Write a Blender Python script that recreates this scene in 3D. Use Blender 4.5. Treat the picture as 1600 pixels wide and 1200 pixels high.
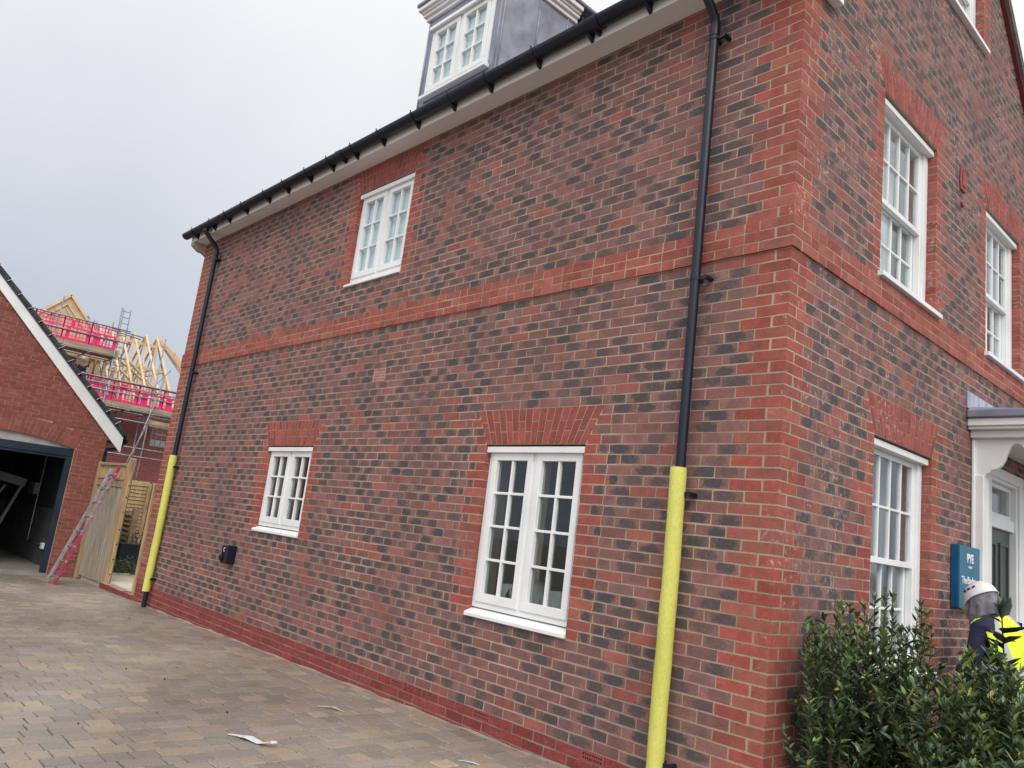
import bpy, bmesh, math, random
from mathutils import Vector, Matrix
for o in list(bpy.data.objects): bpy.data.objects.remove(o)
SC = bpy.context.scene
COL = SC.collection
R = math.radians
Z0 = 3.6                      # heights below are written from the string course; the ground is near -3.55
rnd = random.Random(11)

# ------------------------------------------------------------------ camera
cam = bpy.data.cameras.new("camera"); cam.sensor_width = 36; cam.lens = 1223.44/1600*36
cam.clip_start = .05; cam.clip_end = 2000
camo = bpy.data.objects.new("camera", cam); COL.objects.link(camo)
_r = Vector((0.68172546, 0.72152728, 0.12103218)); _u = Vector((0.05971251, -0.21975564, 0.97372577)); _f = Vector((-0.72916721, 0.65658651, 0.19289722))
camo.matrix_world = Matrix(((_r.x, _u.x, -_f.x, 2.38446), (_r.y, _u.y, -_f.y, -4.39448), (_r.z, _u.z, -_f.z, -2.04298+Z0), (0, 0, 0, 1)))
SC.camera = camo

# ------------------------------------------------------------------ sky, sun, exposure
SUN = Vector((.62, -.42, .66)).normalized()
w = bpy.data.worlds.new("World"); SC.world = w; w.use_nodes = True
nt = w.node_tree; nt.nodes.clear(); N = nt.nodes.new; Lk = nt.links.new
out = N("ShaderNodeOutputWorld"); mix = N("ShaderNodeMixShader")
sky = N("ShaderNodeTexSky"); sky.sky_type = 'NISHITA'; sky.sun_disc = False
sky.sun_elevation = math.asin(SUN.z); sky.sun_rotation = math.atan2(SUN.x, SUN.y)
b1 = N("ShaderNodeBackground"); b1.inputs[1].default_value = .1; Lk(sky.outputs[0], b1.inputs[0])
b2 = N("ShaderNodeBackground"); b2.inputs[1].default_value = 1.0
tc = N("ShaderNodeTexCoord")
noi = N("ShaderNodeTexNoise"); noi.inputs['Scale'].default_value = 1.6; noi.inputs['Detail'].default_value = 5; Lk(tc.outputs['Generated'], noi.inputs['Vector'])
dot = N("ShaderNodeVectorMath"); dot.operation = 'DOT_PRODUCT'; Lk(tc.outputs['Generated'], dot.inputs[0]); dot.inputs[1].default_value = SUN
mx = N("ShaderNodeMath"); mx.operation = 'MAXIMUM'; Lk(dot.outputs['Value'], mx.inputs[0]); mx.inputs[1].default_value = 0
sp = N("ShaderNodeSeparateXYZ"); Lk(tc.outputs['Generated'], sp.inputs[0])
zr = N("ShaderNodeMapRange"); Lk(sp.outputs['Z'], zr.inputs[0]); zr.inputs[1].default_value = .10; zr.inputs[2].default_value = .60; zr.inputs[3].default_value = .53; zr.inputs[4].default_value = 1.0
nr = N("ShaderNodeMapRange"); Lk(noi.outputs[0], nr.inputs[0]); nr.inputs[1].default_value = .3; nr.inputs[2].default_value = .7; nr.inputs[3].default_value = -.07; nr.inputs[4].default_value = .08
a1 = N("ShaderNodeMath"); a1.operation = 'ADD'; Lk(zr.outputs[0], a1.inputs[0]); Lk(nr.outputs[0], a1.inputs[1])
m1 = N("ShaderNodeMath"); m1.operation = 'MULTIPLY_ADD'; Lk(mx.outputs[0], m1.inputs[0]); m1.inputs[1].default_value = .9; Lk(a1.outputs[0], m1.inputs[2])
ramp = N("ShaderNodeValToRGB"); Lk(a1.outputs[0], ramp.inputs[0])
ramp.color_ramp.elements[0].position = .55; ramp.color_ramp.elements[0].color = (.89, .975, 1.12, 1)
ramp.color_ramp.elements[1].position = .95; ramp.color_ramp.elements[1].color = (1, 1, 1, 1)
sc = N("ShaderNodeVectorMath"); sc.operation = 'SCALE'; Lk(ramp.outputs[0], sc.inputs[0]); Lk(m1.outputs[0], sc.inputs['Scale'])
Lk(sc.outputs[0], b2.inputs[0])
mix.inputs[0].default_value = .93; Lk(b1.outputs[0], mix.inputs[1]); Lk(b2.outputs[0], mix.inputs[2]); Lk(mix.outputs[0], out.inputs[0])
sl = bpy.data.lights.new("sun", 'SUN'); sl.energy = 1.2; sl.angle = R(25); sl.color = (1, .96, .9)
so = bpy.data.objects.new("sun", sl); COL.objects.link(so); so.location = (20, -20, 30)
so.rotation_euler = (-SUN).to_track_quat('-Z', 'Y').to_euler()
SC.view_settings.view_transform = 'Standard'; SC.view_settings.look = 'None'; SC.view_settings.gamma = 1
SC.view_settings.exposure = .07
SC.cycles.max_bounces = 8; SC.cycles.transparent_max_bounces = 16

# ------------------------------------------------------------------ materials
def newmat(name):
    m = bpy.data.materials.new(name); m.use_nodes = True
    return m, m.node_tree.nodes, m.node_tree.links, m.node_tree.nodes['Principled BSDF']
def P(name, c, rough=.6, var=.12, scale=6., bump=0., bscale=80., metal=0., spec=.4, c2=None, stretch=None, coat=0., fine=0.):
    """principled with two noises in the object's own space: broad tone and fine grain"""
    m, n, l, b = newmat(name)
    b.inputs['Roughness'].default_value = rough; b.inputs['Metallic'].default_value = metal; b.inputs['Specular IOR Level'].default_value = spec
    b.inputs['Coat Weight'].default_value = coat
    t = n.new("ShaderNodeTexCoord"); v = t.outputs['Object']
    if stretch:
        mp = n.new("ShaderNodeMapping"); mp.inputs['Scale'].default_value = stretch; l.new(v, mp.inputs[0]); v = mp.outputs[0]
    no = n.new("ShaderNodeTexNoise"); no.inputs['Scale'].default_value = scale; no.inputs['Detail'].default_value = 6; l.new(v, no.inputs['Vector'])
    mr = n.new("ShaderNodeMapRange"); mr.inputs[1].default_value = .3; mr.inputs[2].default_value = .7; l.new(no.outputs[0], mr.inputs[0])
    mi = n.new("ShaderNodeMix"); mi.data_type = 'RGBA'; l.new(mr.outputs[0], mi.inputs['Factor'])
    c2 = c2 or tuple(x*(1-var*2) for x in c)
    mi.inputs['A'].default_value = (*c2, 1); mi.inputs['B'].default_value = (*[min(1, x*(1+var*.6)) for x in c], 1)
    col = mi.outputs['Result']
    if fine:
        nf = n.new("ShaderNodeTexNoise"); nf.inputs['Scale'].default_value = bscale*2; nf.inputs['Detail'].default_value = 3; l.new(v, nf.inputs['Vector'])
        fr = n.new("ShaderNodeMapRange"); fr.inputs[1].default_value = .25; fr.inputs[2].default_value = .75; fr.inputs[3].default_value = 1-fine; fr.inputs[4].default_value = 1+fine; l.new(nf.outputs[0], fr.inputs[0])
        ml = n.new("ShaderNodeVectorMath"); ml.operation = 'SCALE'; l.new(col, ml.inputs[0]); l.new(fr.outputs[0], ml.inputs['Scale']); col = ml.outputs[0]
    l.new(col, b.inputs['Base Color'])
    if bump:
        nb = n.new("ShaderNodeTexNoise"); nb.inputs['Scale'].default_value = bscale; nb.inputs['Detail'].default_value = 4; l.new(v, nb.inputs['Vector'])
        bp = n.new("ShaderNodeBump"); bp.inputs['Strength'].default_value = bump; bp.inputs['Distance'].default_value = .01; l.new(nb.outputs[0], bp.inputs['Height']); l.new(bp.outputs[0], b.inputs['Normal'])
    return m
def brick_mat(name, efflo=0.0, dull=0.0, gain=1.0):
    """bricks: tone from the per-brick attribute, burnt centre by the brick's own UV, chips and salt bloom by noise"""
    m, n, l, b = newmat(name); b.inputs['Roughness'].default_value = .88; b.inputs['Specular IOR Level'].default_value = .25
    at = n.new("ShaderNodeAttribute"); at.attribute_name = 'bcol'
    uv = n.new("ShaderNodeUVMap"); uv.uv_map = 'UVMap'
    tc = n.new("ShaderNodeTexCoord")
    def noise(s, d=4, r=.6):
        x = n.new("ShaderNodeTexNoise"); x.inputs['Scale'].default_value = s; x.inputs['Detail'].default_value = d; x.inputs['Roughness'].default_value = r
        l.new(tc.outputs['Object'], x.inputs['Vector']); return x.outputs[0]
    def mrange(v, a, bb, c, d):
        x = n.new("ShaderNodeMapRange"); x.interpolation_type = 'SMOOTHSTEP'
        for i, q in enumerate((a, bb, c, d)): x.inputs[i+1].default_value = q
        l.new(v, x.inputs[0]); return x.outputs[0]
    def math_(op, a, c):
        x = n.new("ShaderNodeMath"); x.operation = op
        for i, q in enumerate((a, c)):
            if isinstance(q, (int, float)): x.inputs[i].default_value = q
            else: l.new(q, x.inputs[i])
        return x.outputs[0]
    def mixc(f, a, c):
        x = n.new("ShaderNodeMix"); x.data_type = 'RGBA'; l.new(f, x.inputs['Factor'])
        for k, q in (('A', a), ('B', c)):
            if isinstance(q, tuple): x.inputs[k].default_value = (*q, 1)
            else: l.new(q, x.inputs[k])
        return x.outputs['Result']
    # burnt centre: rounded box distance in uv, broken up by noise
    cen = n.new("ShaderNodeVectorMath"); cen.operation = 'SUBTRACT'; l.new(uv.outputs[0], cen.inputs[0]); cen.inputs[1].default_value = (.5, .5, 0)
    scl = n.new("ShaderNodeVectorMath"); scl.operation = 'MULTIPLY'; l.new(cen.outputs[0], scl.inputs[0]); scl.inputs[1].default_value = (2.15, 1.25, 0)
    ln = n.new("ShaderNodeVectorMath"); ln.operation = 'LENGTH'; l.new(scl.outputs[0], ln.inputs[0])
    d = math_('ADD', ln.outputs['Value'], mrange(noise(26, 4), .3, .7, -.22, .22))
    burnt = math_('MULTIPLY', mrange(d, .55, 1.08, 1., 0.), at.outputs['Alpha'])
    tone = mrange(noise(9, 3), .3, .7, .86, 1.14)
    grain = mrange(noise(190, 3, .7), .25, .75, .74, 1.26)
    c = n.new("ShaderNodeVectorMath"); c.operation = 'SCALE'; l.new(at.outputs['Color'], c.inputs[0]); l.new(math_('MULTIPLY', tone, gain), c.inputs['Scale'])
    col = mixc(burnt, c.outputs[0], (.070*gain, .065*gain, .071*gain))
    c3 = n.new("ShaderNodeVectorMath"); c3.operation = 'SCALE'; l.new(col, c3.inputs[0]); l.new(grain, c3.inputs['Scale']); col = c3.outputs[0]
    # sandy smear of mortar over brick edges
    sm = mrange(noise(38, 7, .72), .52, .74, 0., .5)
    col = mixc(sm, col, (.36, .21, .165))
    pit = mrange(noise(120, 2), .68, .74, 0., .75); col = mixc(pit, col, (.05, .035, .035))
    if efflo:
        e = math_('MULTIPLY', mrange(noise(2.2, 4), .42, .66, 0, 1), mrange(noise(26, 7, .72), .52, .74, 0, efflo)); col = mixc(e, col, (.75, .70, .68))
    if dull:
        sx = n.new("ShaderNodeSeparateXYZ"); l.new(tc.outputs['Object'], sx.inputs[0])
    l.new(col, b.inputs['Base Color'])
    bp = n.new("ShaderNodeBump"); bp.inputs['Strength'].default_value = .6; bp.inputs['Distance'].default_value = .006
    l.new(noise(70, 6, .7), bp.inputs['Height']); l.new(bp.outputs[0], b.inputs['Normal'])
    return m
def glass_mat(name, tint=(.9, .93, .92), boost=1.5):
    m, n, l, b = newmat(name); n.remove(b)
    o = n['Material Output']; mi = n.new("ShaderNodeMixShader"); t = n.new("ShaderNodeBsdfTransparent"); t.inputs[0].default_value = (*tint, 1)
    g = n.new("ShaderNodeBsdfGlossy"); g.inputs['Roughness'].default_value = .01; g.inputs['Color'].default_value = (.95, .97, 1, 1)
    lw = n.new("ShaderNodeLayerWeight"); lw.inputs[0].default_value = .5; f = n.new("ShaderNodeMath"); f.operation = 'POWER'; l.new(lw.outputs['Facing'], f.inputs[0]); f.inputs[1].default_value = 4.5
    k = n.new("ShaderNodeMath"); k.operation = 'MULTIPLY_ADD'; k.use_clamp = True
    l.new(f.outputs[0], k.inputs[0]); k.inputs[1].default_value = .92; k.inputs[2].default_value = .045*boost
    tcx = n.new("ShaderNodeTexCoord"); nb = n.new("ShaderNodeTexNoise"); nb.inputs['Scale'].default_value = 2.5; l.new(tcx.outputs['Object'], nb.inputs['Vector'])
    bp = n.new("ShaderNodeBump"); bp.inputs['Strength'].default_value = .03; l.new(nb.outputs[0], bp.inputs['Height']); l.new(bp.outputs[0], g.inputs['Normal'])
    l.new(k.outputs[0], mi.inputs[0]); l.new(t.outputs[0], mi.inputs[1]); l.new(g.outputs[0], mi.inputs[2]); l.new(mi.outputs[0], o.inputs[0])
    return m
def attr_mat(name, rough=.5, spec=.5, var=.2, nscale=40., bump=0., trans=0., stain=None):
    m, n, l, b = newmat(name); b.inputs['Roughness'].default_value = rough; b.inputs['Specular IOR Level'].default_value = spec
    at = n.new("ShaderNodeAttribute"); at.attribute_name = 'bcol'
    tc = n.new("ShaderNodeTexCoord"); no = n.new("ShaderNodeTexNoise"); no.inputs['Scale'].default_value = nscale; no.inputs['Detail'].default_value = 6; l.new(tc.outputs['Object'], no.inputs['Vector'])
    mr = n.new("ShaderNodeMapRange"); mr.inputs[1].default_value = .25; mr.inputs[2].default_value = .75; mr.inputs[3].default_value = 1-var; mr.inputs[4].default_value = 1+var; l.new(no.outputs[0], mr.inputs[0])
    s = n.new("ShaderNodeVectorMath"); s.operation = 'SCALE'; l.new(at.outputs['Color'], s.inputs[0]); l.new(mr.outputs[0], s.inputs['Scale']); col = s.outputs[0]
    if stain:
        n2 = n.new("ShaderNodeTexNoise"); n2.inputs['Scale'].default_value = stain[0]; n2.inputs['Detail'].default_value = 5; l.new(tc.outputs['Object'], n2.inputs['Vector'])
        m2 = n.new("ShaderNodeMapRange"); m2.inputs[1].default_value = .38; m2.inputs[2].default_value = .66; m2.inputs[3].default_value = stain[1]; m2.inputs[4].default_value = stain[2]; l.new(n2.outputs[0], m2.inputs[0])
        s2 = n.new("ShaderNodeVectorMath"); s2.operation = 'SCALE'; l.new(col, s2.inputs[0]); l.new(m2.outputs[0], s2.inputs['Scale']); col = s2.outputs[0]
        rr = n.new("ShaderNodeMapRange"); rr.inputs[1].default_value = .38; rr.inputs[2].default_value = .66; rr.inputs[3].default_value = rough*.62; rr.inputs[4].default_value = rough; l.new(n2.outputs[0], rr.inputs[0]); l.new(rr.outputs[0], b.inputs['Roughness'])
    l.new(col, b.inputs['Base Color'])
    if trans:
        b.inputs['Subsurface Weight'].default_value = 0
    if bump:
        bp = n.new("ShaderNodeBump"); bp.inputs['Strength'].default_value = bump; bp.inputs['Distance'].default_value = .006; l.new(no.outputs[0], bp.inputs['Height']); l.new(bp.outputs[0], b.inputs['Normal'])
    return m
M = dict(
 brick=brick_mat('side_brick', .10), brick_front=brick_mat('front_brick', .95), brick_plinth=brick_mat('plinth_brick', .28), brick_garage=brick_mat('garage_brick', .05),
 mortar=P('buff_mortar', (.44, .33, .235), .95, .20, 1.2, .4, 60, fine=.2), mortar_grey=P('grey_mortar', (.30, .25, .20), .95, .2, 4, .5, 60, fine=.2), mortar_pink=P('pinkish_mortar', (.42, .31, .24), .95, .15, 3, .4, 60, fine=.2),
 white=P('white_joinery_paint', (.81, .81, .80), .38, .05, 2.5, .03, 30), white_old=P('off_white_paint', (.79, .785, .755), .45, .06, 2.5, .03, 30), fascia=P('white_fascia_board', (.86, .85, .84), .5, .04, 2, .03, 40, stretch=(.4, 2, 2)),
 black=P('black_plastic', (.008, .011, .024), .36, .2, 4, .04, 60), gutter=P('black_gutter_plastic', (.007, .010, .022), .32, .25, 2, .03, 30), foam=P('yellow_foam', (.66, .64, .15), .78, .08, 5, .5, 90, c2=(.55, .53, .11), stretch=(1, 1, .35), fine=.12),
 lead=P('lead_sheet', (.25, .26, .335), .48, .18, 3, .12, 12, metal=.2, c2=(.18, .19, .245)), lead_side=P('lead_cheek', (.30, .31, .36), .5, .3, 5, .2, 10, metal=.2, c2=(.20, .205, .25), stretch=(1.4, 1, 1)), lead_white=P('lead_flashing', (.46, .47, .53), .5, .3, 7, .15, 25, metal=.1, c2=(.26, .27, .33), stretch=(1, 2.4, .5)),
 glass=glass_mat('window_glass'), glass_low=glass_mat('lower_window_glass', (.80, .84, .84), 1.35),
 blind=P('pale_blue_film', (.76, .88, .97), .6, .05, 3, .02, 20, stretch=(8, 8, .5)), curtain=P('grey_curtain', (.42, .42, .42), .9, .12, 3, .1, 60, stretch=(6, 6, .5)), curtain_white=P('white_curtain', (.84, .88, .92), .9, .04, 3, .1, 60, stretch=(6, 6, .5)),
 dark=P('dark_interior', (.06, .055, .05), .9), room=P('room_plaster', (.30, .28, .25), .9), sheet=P('dust_sheet', (.75, .75, .72), .8, .08, 10),
 tile=P('brown_roof_tiles', (.16, .085, .06), .8, .25, 6, .4, 20), verge=P('grey_verge_tile', (.17, .17, .165), .8, .25, 7, .35, 40, c2=(.09, .09, .085)), under=P('red_undercloak', (.16, .035, .03), .85), tile_dark=P('charcoal_roof_tile', (.05, .05, .055), .7, .25, 7, .3, 30),
 green=P('dark_green_door_paint', (.045, .065, .05), .35, .1, 3), sign=P('teal_sign_face', (.004, .13, .23), .3, .06, 2), sign_edge=P('blue_sign_edge', (.004, .075, .17), .4, .06, 2), letter=P('white_lettering', (.82, .84, .85), .5, .02),
 terracotta=P('terracotta_vent', (.50, .27, .23), .85, .12, 14, .2, 90), vent_dark=P('vent_hole_shade', (.008, .006, .006), .9), vent_red=P('red_air_brick', (.30, .075, .07), .85, .12, 14, .2, 90),
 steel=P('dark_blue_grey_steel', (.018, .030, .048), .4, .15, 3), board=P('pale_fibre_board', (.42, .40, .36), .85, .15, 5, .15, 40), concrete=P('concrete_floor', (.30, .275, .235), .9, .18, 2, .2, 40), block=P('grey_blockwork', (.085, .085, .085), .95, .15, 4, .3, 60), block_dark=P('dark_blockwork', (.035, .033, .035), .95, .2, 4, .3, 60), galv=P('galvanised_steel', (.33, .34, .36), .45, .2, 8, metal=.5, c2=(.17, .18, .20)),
 timber=P('yellow_timber', (.50, .36, .19), .75, .2, 3, .2, 20, stretch=(9, 9, .9), c2=(.32, .22, .11)), timber_new=P('new_pine', (.72, .53, .33), .7, .14, 2, .1, 20, c2=(.52, .36, .20)), timber_grey=P('weathered_boards', (.40, .345, .27), .82, .25, 3, .25, 20, stretch=(12, 12, .7), c2=(.22, .18, .13)), timber_brown=P('scaffold_board', (.40, .28, .19), .85, .25, 3, .2, 20, stretch=(3, .5, 3), c2=(.25, .17, .11)), ply=P('plywood', (.62, .45, .29), .8, .15, 3, .1, 20, c2=(.48, .33, .20)), timber_post=P('post_timber', (.42, .285, .165), .78, .22, 3, .2, 25, stretch=(9, 9, .8), c2=(.25, .165, .09)),
 pink=P('pink_mesh', (.86, .02, .17), .55, .12, 3, spec=.4), alu=P('ladder_aluminium', (.40, .38, .38), .45, .22, 8, .1, 60, metal=.35, c2=(.23, .20, .20)), alu_pink=P('pinkish_worn_aluminium', (.36, .235, .27), .5, .2, 8, .1, 60, metal=.2, c2=(.26, .15, .18)), red_paint=P('pink_red_ladder_paint', (.42, .035, .09), .5, .2, 10, c2=(.28, .05, .08)), planter=P('charcoal_planter', (.035, .043, .052), .6, .1),
 soil=P('dark_soil', (.05, .037, .028), .95, .3, 8, .6, 30), stem=P('shrub_stem', (.075, .05, .035), .8, .3, 20), litter=P('white_plastic', (.72, .75, .78), .35, .06, 9), paper=P('torn_card', (.62, .52, .46), .8, .15, 12), debris=P('dark_crumb', (.03, .022, .018), .9),
 slab=P('pale_paving_slab', (.62, .56, .46), .85, .12, 3, .15, 40), joint=P('sand_joint', (.075, .06, .045), .95, .25, 6, .4, 60), grass=P('grass_ground', (.07, .09, .03), .95, .3, 3, .6, 30), grey_ground=P('hard_ground', (.22, .20, .17), .95, .2, 1.2, .3, 30),
 felt=P('black_membrane', (.045, .047, .052), .4, .4, 5, .3, 14, c2=(.15, .155, .165)), insul=P('silver_wrap', (.30, .30, .31), .35, .4, 4, .3, 12), liner=P('shaded_white_lining', (.075, .075, .082), .6), white_pipe=P('white_upvc', (.7, .7, .7), .5))
M['paving'] = attr_mat('block_paving', .54, .5, .22, 60, .25, stain=(.55, .78, 1.10))
M['leaf'] = attr_mat('glossy_leaf', .33, .55, .18, 30)
M['brick_far'] = None

# ------------------------------------------------------------------ mesh collector
class MB:
    def __init__(s): s.v = []; s.f = []; s.c = []; s.uv = []; s.attr = False
    def face(s, pts, col=None, uv=None):
        i = len(s.v); s.v += [tuple(p) for p in pts]; s.f.append(tuple(range(i, i+len(pts))))
        if col is not None: s.attr = True
        s.c += [col or (1, 1, 1, 1)]*len(pts); s.uv += (uv or [(.5, .5)]*len(pts))
    def solid(s, pts, faces, col=None):
        i = len(s.v); s.v += [tuple(p) for p in pts]
        if col is not None: s.attr = True
        for f in faces:
            s.f.append(tuple(i+k for k in f)); s.c += [col or (1, 1, 1, 1)]*len(f); s.uv += [(.5, .5)]*len(f)
    def box(s, x0, x1, y0, y1, z0, z1, col=None, fr=None):
        x0, x1 = min(x0, x1), max(x0, x1); y0, y1 = min(y0, y1), max(y0, y1); z0, z1 = min(z0, z1), max(z0, z1)
        p = [(x0, y0, z0), (x1, y0, z0), (x1, y1, z0), (x0, y1, z0), (x0, y0, z1), (x1, y0, z1), (x1, y1, z1), (x0, y1, z1)]
        if fr: p = [fr(a, c, b) for a, b, c in p]     # given as u, n, w
        s.solid(p, [(0, 3, 2, 1), (4, 5, 6, 7), (0, 1, 5, 4), (1, 2, 6, 5), (2, 3, 7, 6), (3, 0, 4, 7)], col)
    def beam(s, p, q, wd, ht, up=(0, 0, 1), col=None):
        p = Vector(p); q = Vector(q); d = (q-p).normalized(); up = Vector(up)
        if abs(d.dot(up)) > .99: up = Vector((1, 0, 0))
        a = d.cross(up).normalized()*wd/2; b = a.cross(d).normalized()*ht/2
        s.solid([p-a-b, p+a-b, p+a+b, p-a+b, q-a-b, q+a-b, q+a+b, q-a+b], [(0, 3, 2, 1), (4, 5, 6, 7), (0, 1, 5, 4), (1, 2, 6, 5), (2, 3, 7, 6), (3, 0, 4, 7)], col)
    def tube(s, pts, r, n=12, cap=True, r2=None, col=None):
        pts = [Vector(p) for p in pts]; rings = []; prev = None
        for i, p in enumerate(pts):
            d = (pts[min(i+1, len(pts)-1)]-pts[max(i-1, 0)]).normalized()
            if prev is None:
                a = d.cross(Vector((0, 0, 1)) if abs(d.z) < .9 else Vector((1, 0, 0))).normalized()
            else: a = (prev-d*prev.dot(d)).normalized()
            prev = a; b = d.cross(a)
            rr = r if r2 is None else r+(r2-r)*i/(len(pts)-1)
            if isinstance(r, (list, tuple)): rr = r[i]
            rings.append([p+(a*math.cos(t)+b*math.sin(t))*rr for t in [2*math.pi*k/n for k in range(n)]])
        fs = []
        for i in range(len(pts)-1):
            for k in range(n): fs.append((i*n+k, i*n+(k+1) % n, (i+1)*n+(k+1) % n, (i+1)*n+k))
        if cap: fs += [tuple(range(n-1, -1, -1)), tuple(range((len(pts)-1)*n, len(pts)*n))]
        s.solid([q for r_ in rings for q in r_], fs, col)
    def prism(s, poly, ax, a, b, col=None):
        """poly of 2D points, extruded along axis ax from a to b"""
        def mk(p, t): return {'x': (t, p[0], p[1]), 'y': (p[0], t, p[1]), 'z': (p[0], p[1], t)}[ax]
        n = len(poly); s.solid([mk(p, a) for p in poly]+[mk(p, b) for p in poly], [tuple(range(n-1, -1, -1)), tuple(range(n, 2*n))]+[(i, (i+1) % n, n+(i+1) % n, n+i) for i in range(n)], col)
    def build(s, name, mat, parent=None, base=None, bevel=0., smooth=False, solidify=0., fix=True, weld=False):
        o0 = parent['_o'] if parent and '_o' in parent.keys() else (base or (0, 0, 0))
        me = bpy.data.meshes.new(name); me.from_pydata([(x-o0[0], y-o0[1], z-o0[2]) for x, y, z in s.v], [], s.f)
        if s.attr:
            a = me.color_attributes.new('bcol', 'FLOAT_COLOR', 'CORNER'); a.data.foreach_set('color', [q for c in s.c for q in c])
            u = me.uv_layers.new(name='UVMap'); u.data.foreach_set('uv', [q for c in s.uv for q in c])
        if fix:
            bm = bmesh.new(); bm.from_mesh(me)
            if weld: bmesh.ops.remove_doubles(bm, verts=bm.verts, dist=.0004)
            bmesh.ops.recalc_face_normals(bm, faces=bm.faces); bm.to_mesh(me); bm.free()
        me.materials.append(M[mat] if isinstance(mat, str) else mat)
        if smooth:
            for p in me.polygons: p.use_smooth = True
        o = bpy.data.objects.new(name, me); COL.objects.link(o)
        if parent: o.parent = parent; o['_o'] = tuple(o0)
        else: o.location = (o0[0], o0[1], o0[2]+Z0); o['_o'] = tuple(o0)
        if bevel:
            b = o.modifiers.new('bevel', 'BEVEL'); b.width = bevel; b.segments = 1; b.limit_method = 'ANGLE'; b.angle_limit = R(35)
        if solidify:
            b = o.modifiers.new('thickness', 'SOLIDIFY'); b.thickness = solidify; b.offset = 0
        return o
def tag(o, label, cat, group=None):
    o['label'] = label; o['category'] = cat
    if group: o['group'] = group
    return o
def thing(name, label, cat, loc, group=None):
    o = bpy.data.objects.new(name, None); COL.objects.link(o); o.location = (loc[0], loc[1], loc[2]+Z0); o['_o'] = tuple(loc); o.empty_display_size = .2
    return tag(o, label, cat, group)
def struct(o): o['kind'] = 'structure'; return o
def gz(x):                                   # the drive falls gently away from the viewer
    return -3.515+.0143*max(-16, min(5, x))
side = lambda u, w, n: (-u, -n, w)           # wall facing the drive: u runs away from the corner
front = lambda u, w, n: (n, u, w)            # wall facing the street
# ------------------------------------------------------------------ bricks
def col_field(r):
    q = r.random(); t = r.uniform(.85, 1.15)
    if q < .46: c = (.225*t, .116*t, .102*t, r.uniform(.70, 1.0))
    elif q < .74: c = (.225*t, .112*t, .100*t, r.uniform(.15, .65))
    elif q < .95: c = (.250*t, .110*t, .097*t, r.uniform(0, .35))
    else: c = (.29*t, .098*t, .080*t, 0.)
    return c
def col_red(r):
    t = r.uniform(.80, 1.14); g = r.uniform(.88, 1.3)
    return (.325*t, .083*t*g, .062*t*g, r.uniform(0, .12))
def col_plinth(r):
    t = r.uniform(.8, 1.1); return (.25*t, .048*t, .044*t, r.uniform(0, .1))
def col_garage(r):
    t = r.uniform(.82, 1.14); return (.255*t, .073*t, .054*t, r.uniform(0, .2))
def brick(mb, fr, u0, u1, w0, w1, col, depth=.1, n=0., r=rnd, j=.003):
    jj = lambda: r.uniform(-j, j)
    n += r.uniform(-.0003, .0008)
    ju = (lambda: -abs(jj())*.2) if abs(u0) < 1e-6 else jj      # quoin arris stays sharp
    a = [(u0+ju(), w0+jj()), (u1+jj(), w0+jj()), (u1+jj(), w1+jj()), (u0+ju(), w1+jj())]
    F = [fr(p[0], p[1], n+r.uniform(-.0004, .0004)) for p in a]; B = [fr(p[0], p[1], n-depth) for p in ((u0, w0), (u1, w0), (u1, w1), (u0, w1))]
    du, dv = r.gauss(0, .13), r.gauss(0, .10); sx_ = r.uniform(.85, 1.2)
    mb.face(F, col, [(.5+(a_-.5)*sx_+du, b_+dv) for a_, b_ in ((0, 0), (1, 0), (1, 1), (0, 1))])
    for i in range(4):
        k = (i+1) % 4; mb.face([F[i], B[i], B[k], F[k]], col, [(0, 0), (1, 0), (1, 1), (0, 1)] if i % 2 else [(.02, .02)]*4)
def bond(par, L, first):
    """stretcher bond joints; a header at the corner on one parity"""
    b = []; x = .1125 if par == first else .225
    while x < L-.02: b.append(x); x += .225
    return b
def brick_wall(mb, fr, L, ks, opens, arches, vents, first, skip_first, colf=col_field, colr=col_red, quoins=(True, True), clip=None, r=rnd, redall=False):
    for k in ks:
        w0 = -.075*k; w1 = w0+.075; wm = w0+.0375; par = k % 2
        lo, hi = (0, L) if clip is None else clip(wm)
        if hi-lo < .1: continue
        sk = []; red = []
        for (a, b, c, d) in opens:
            if c-.01 < wm < d+.01:
                t = .225 if par else .1125; sk.append((a, b)); red += [(a-t, a), (b, b+t)]
        for (ab, bb, at, bt, c, d) in arches:
            if c < wm < d:
                f = (wm-c)/(d-c); a = ab+(at-ab)*f; b = bb+(bt-bb)*f; sk.append((a, b))
                if par: red += [(a-.13, a), (b, b+.13)]
        for (a, b, c, d) in vents:
            if c < wm < d: sk.append((a, b))
        if quoins[0] and lo == 0: red.append((0, .3375 if par == first else .225))
        if quoins[1] and hi == L: red.append((L-(.3375 if par == first else .225), L))
        ev = sorted({lo, hi, *[x for s_ in sk+red for x in s_ if lo < x < hi]})
        bj = bond(par, L, first)
        for a, b in zip(ev, ev[1:]):
            if b-a < .012: continue
            m_ = (a+b)/2
            if any(x <= m_ <= y for x, y in sk): continue
            isr = redall or any(x <= m_ <= y for x, y in red)
            cuts = [a]+[x for x in bj if a+.05 < x < b-.05 and not (isr and not redall and b-a < .26)]+[b]
            for c, d in zip(cuts, cuts[1:]):
                if skip_first is not None and par == skip_first and c == 0 and d < .12: continue
                e0 = 0 if (c in (0, lo) or any(abs(c-y) < 1e-6 for _, y in sk)) else .005; e1 = 0 if (d in (L, hi) or any(abs(d-x) < 1e-6 for x, _ in sk)) else .005
                brick(mb, fr, c+e0, d-e1, w0+.0055, w0+.0695, (colr if isr else colf)(r), r=r)
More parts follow.
